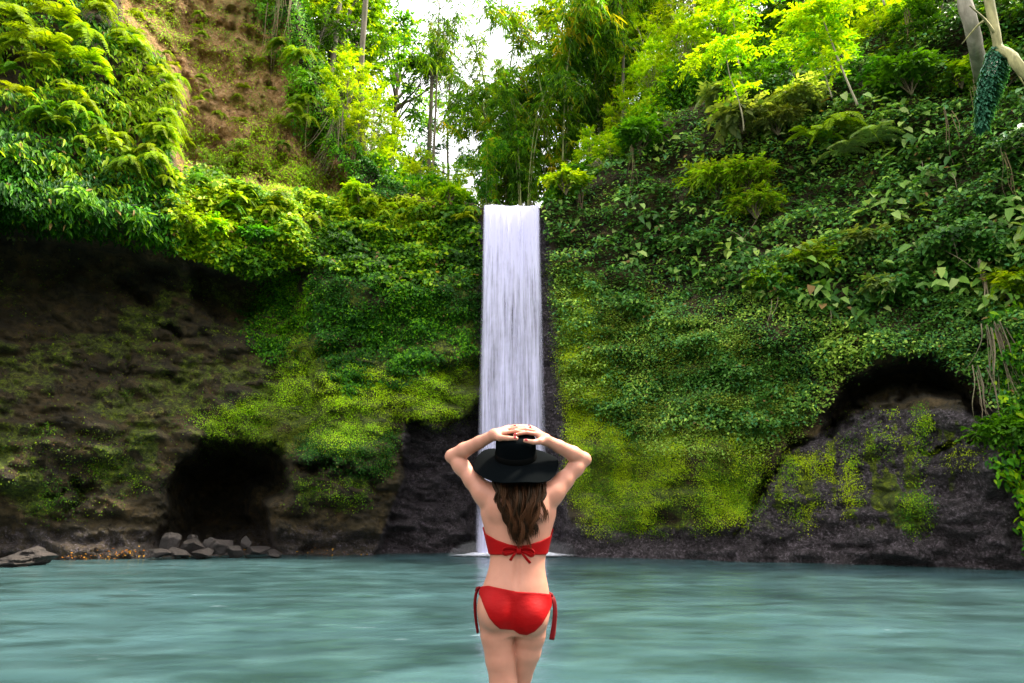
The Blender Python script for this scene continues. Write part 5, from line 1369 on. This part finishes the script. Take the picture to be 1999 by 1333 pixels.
def wave(a, r_):
    t = np.clip((r_ - .098) / .105, 0, 1)
    back_ = max(0, -math.sin(a))
    return t * t * (-.020 - .014 * back_ + .009 * math.sin(3 * a + .6) + .006 * math.sin(5 * a + 2)) + t * (-.010)
pr = [(.0975 + .108 * t, 0.0) for t in np.linspace(0, 1, 18)]
pr = pr + [(.2065, -.0015)] + [(r_, -.003) for r_, _ in pr[::-1]]
lathe('brim', pr, M_FELT, hat, wave)
lathe('hat_band', [(.1005, -.002), (.1020, .001), (.1015, .026), (.0995, .029)], M_BAND, hat)

# hair: wavy locks falling down the back
r = np.random.default_rng(61); mb = MB()
NG = 25                                     # tresses, each a bundle of strands that wave together
for g in range(NG):
    ug = -1 + 2 * (g + .5) / NG + r.normal(0, .03); ph = r.uniform(0, 6.28); am = r.uniform(4, 9); fr = r.uniform(1.0, 1.55)
    xe_g = 1021 + ug * 24 + r.normal(0, 6); ye_g = 1078 - abs(ug) ** 1.5 * 42 - r.random() ** 1.6 * 34; lg = r.random(); tone = (g % 2) * .75 + .25 * r.random()
    for k in range(26):
        u = ug + r.normal(0, .04); lay = np.clip(lg + r.normal(0, .25), 0, 1.2)
        x0 = 1014 + np.clip(u, -1, 1) * 53; y0 = 929 + r.uniform(-4, 4)
        xm = 1014 + u * 51; xe = xe_g + r.normal(0, 3.0); ye = ye_g - abs(r.normal(0, 7))
        n = 24; pts = []; ta = np.linspace(0, 1, n)
        for t in ta:
            sp = 1 - .55 * math.sin(math.pi * min(1, t * 1.15)) * .6
            X_ = (x0 * (1 - t) ** 2 + 2 * (xm * sp + (1014 + ug * 51) * (1 - sp)) * t * (1 - t) + xe * t * t) + am * sst(.15, .6, t) * math.sin(ph + 6.28 * fr * t + r.normal(0, .04))
            Y_ = y0 + (ye - y0) * t
            bk = np.interp(Y_, [905, 932, 945, 960, 985, 1020, 1065], [-.070, -.082, -.094, -.098, -.112, -.114, -.110])
            pts.append(rel(q(X_, Y_, bk + .05 * ((X_ - 1012) / 70) ** 2 - .020 * lay * sst(0, .3, t) + .006 * math.cos(ph + 6.28 * fr * t))))
        rr_ = .0029 * r.uniform(.5, 1.2) * np.interp(ta, [0, .3, .7, 1], [1.0, 1.1, .75, .10])
        c = mixcol((.003, .0013, .0008), (.032, .0110, .0045), np.clip(tone + r.normal(0, .12), 0, 1))
        tube(mb, np.array(pts), rr_, 6, np.array([c * (1 + .7 * sst(.35, 1, t)) for t in ta for _ in range(6)]), cap=False)
a_, b_ = np.meshgrid(np.linspace(0, 2 * np.pi, 40, endpoint=False), np.linspace(.05, math.pi - .6, 18), indexing='ij')
cc_ = hc - FOOT + np.array([0, -.012, .004])
Vc = np.stack([cc_[0] + .083 * np.sin(b_) * np.cos(a_), cc_[1] - .010 + .094 * np.sin(b_) * np.minimum(np.sin(a_), .45), cc_[2] + .105 * np.cos(b_)], -1)
I = np.arange(a_.size).reshape(a_.shape); J = np.roll(I, -1, 0)
mb.add(Vc.reshape(-1, 3), np.stack([I[:, :-1], J[:, :-1], J[:, 1:], I[:, 1:]], -1).reshape(-1, 4), (.012, .006, .004))
m, nt, out = new_mat('brown_hair')
at = nd(nt, 'ShaderNodeAttribute', attribute_name='tint'); b = nd(nt, 'ShaderNodeBsdfPrincipled'); b.inputs['Roughness'].default_value = .42
b.inputs['Specular IOR Level'].default_value = .22; b.inputs['Specular Tint'].default_value = (1, .7, .45, 1)
nt.links.new(at.outputs['Color'], b.inputs['Base Color'])
tc = nd(nt, 'ShaderNodeTexCoord'); n1 = noise(nt, mapping(nt, tc.outputs['Object'], (1, 1, .05)), 420, 3)
bp = nd(nt, 'ShaderNodeBump'); bp.inputs['Strength'].default_value = .7; bp.inputs['Distance'].default_value = .002; nt.links.new(n1, bp.inputs['Height']); nt.links.new(bp.outputs[0], b.inputs['Normal'])
nt.links.new(b.outputs[0], out.inputs['Surface'])
link('hair', mb.mesh('hair'), m, woman)
# eyes
for sx in (-1, 1):
    me = bpy.data.meshes.new('eye'); bm = bmesh.new(); bmesh.ops.create_uvsphere(bm, u_segments=16, v_segments=10, radius=.0115); bm.to_mesh(me); bm.free()
    m2_, nt, out = new_mat('eye_white'); b = nd(nt, 'ShaderNodeBsdfPrincipled'); b.inputs['Base Color'].default_value = (.6, .58, .55, 1); b.inputs['Roughness'].default_value = .1
    nt.links.new(b.outputs[0], out.inputs['Surface'])
    o = link('eye', me, m2_, woman); o.location = rel(fz + [sx * .030, -.008, .022])
EXPOSURE = 1.75
# ------------------------------------------------------------------ camera, sky, sun
cam = bpy.data.cameras.new('camera'); co = bpy.data.objects.new('camera', cam); C.objects.link(co)
cam.sensor_fit = 'HORIZONTAL'; cam.sensor_width = 36; cam.lens = 36 * FPX / 1999
cam.clip_start = .05; cam.clip_end = 900
co.location = (0, 0, CAMZ); co.rotation_euler = (math.radians(90) + TH, 0, 0)
scene.camera = co
SUN_EL, SUN_AZ = math.radians(60), math.radians(72)      # azimuth clockwise from +Y (the fall); the sun stands high to the right, beyond the trees
w = bpy.data.worlds.new('World'); scene.world = w; w.use_nodes = True
nt = w.node_tree; bg = nt.nodes['Background']
sky = nt.nodes.new('ShaderNodeTexSky'); sky.sky_type = 'NISHITA'; sky.sun_disc = False
sky.sun_elevation = SUN_EL; sky.sun_rotation = SUN_AZ; sky.dust_density = 4; sky.air_density = 1.0
hs = nt.nodes.new('ShaderNodeHueSaturation'); hs.inputs['Saturation'].default_value = .35; hs.inputs['Value'].default_value = 1.0
nt.links.new(sky.outputs[0], hs.inputs['Color'])
cl = nt.nodes.new('ShaderNodeMix'); cl.data_type = 'RGBA'; cl.inputs[0].default_value = .5
nt.links.new(hs.outputs[0], cl.inputs[6]); cl.inputs[7].default_value = (10.0, 9.8, 9.4, 1)   # thin bright cloud
nt.links.new(cl.outputs[2], bg.inputs['Color']); bg.inputs['Strength'].default_value = .14
sl = bpy.data.lights.new('sun', 'SUN'); so = bpy.data.objects.new('sun', sl); C.objects.link(so)
sl.energy = 5.0; sl.angle = math.radians(8); sl.color = (1, .90, .72)
sd = Vector((math.sin(SUN_AZ) * math.cos(SUN_EL), math.cos(SUN_AZ) * math.cos(SUN_EL), math.sin(SUN_EL)))
so.rotation_euler = (-sd).to_track_quat('-Z', 'Y').to_euler(); so.location = (10, -5, 30)
vs = scene.view_settings
scene.display_settings.display_device = 'sRGB'
vs.view_transform = 'Standard'; vs.look = 'None'; vs.gamma = 1; vs.exposure = EXPOSURE
scene.cycles.max_bounces = 8; scene.cycles.transparent_max_bounces = 24; scene.cycles.diffuse_bounces = 4
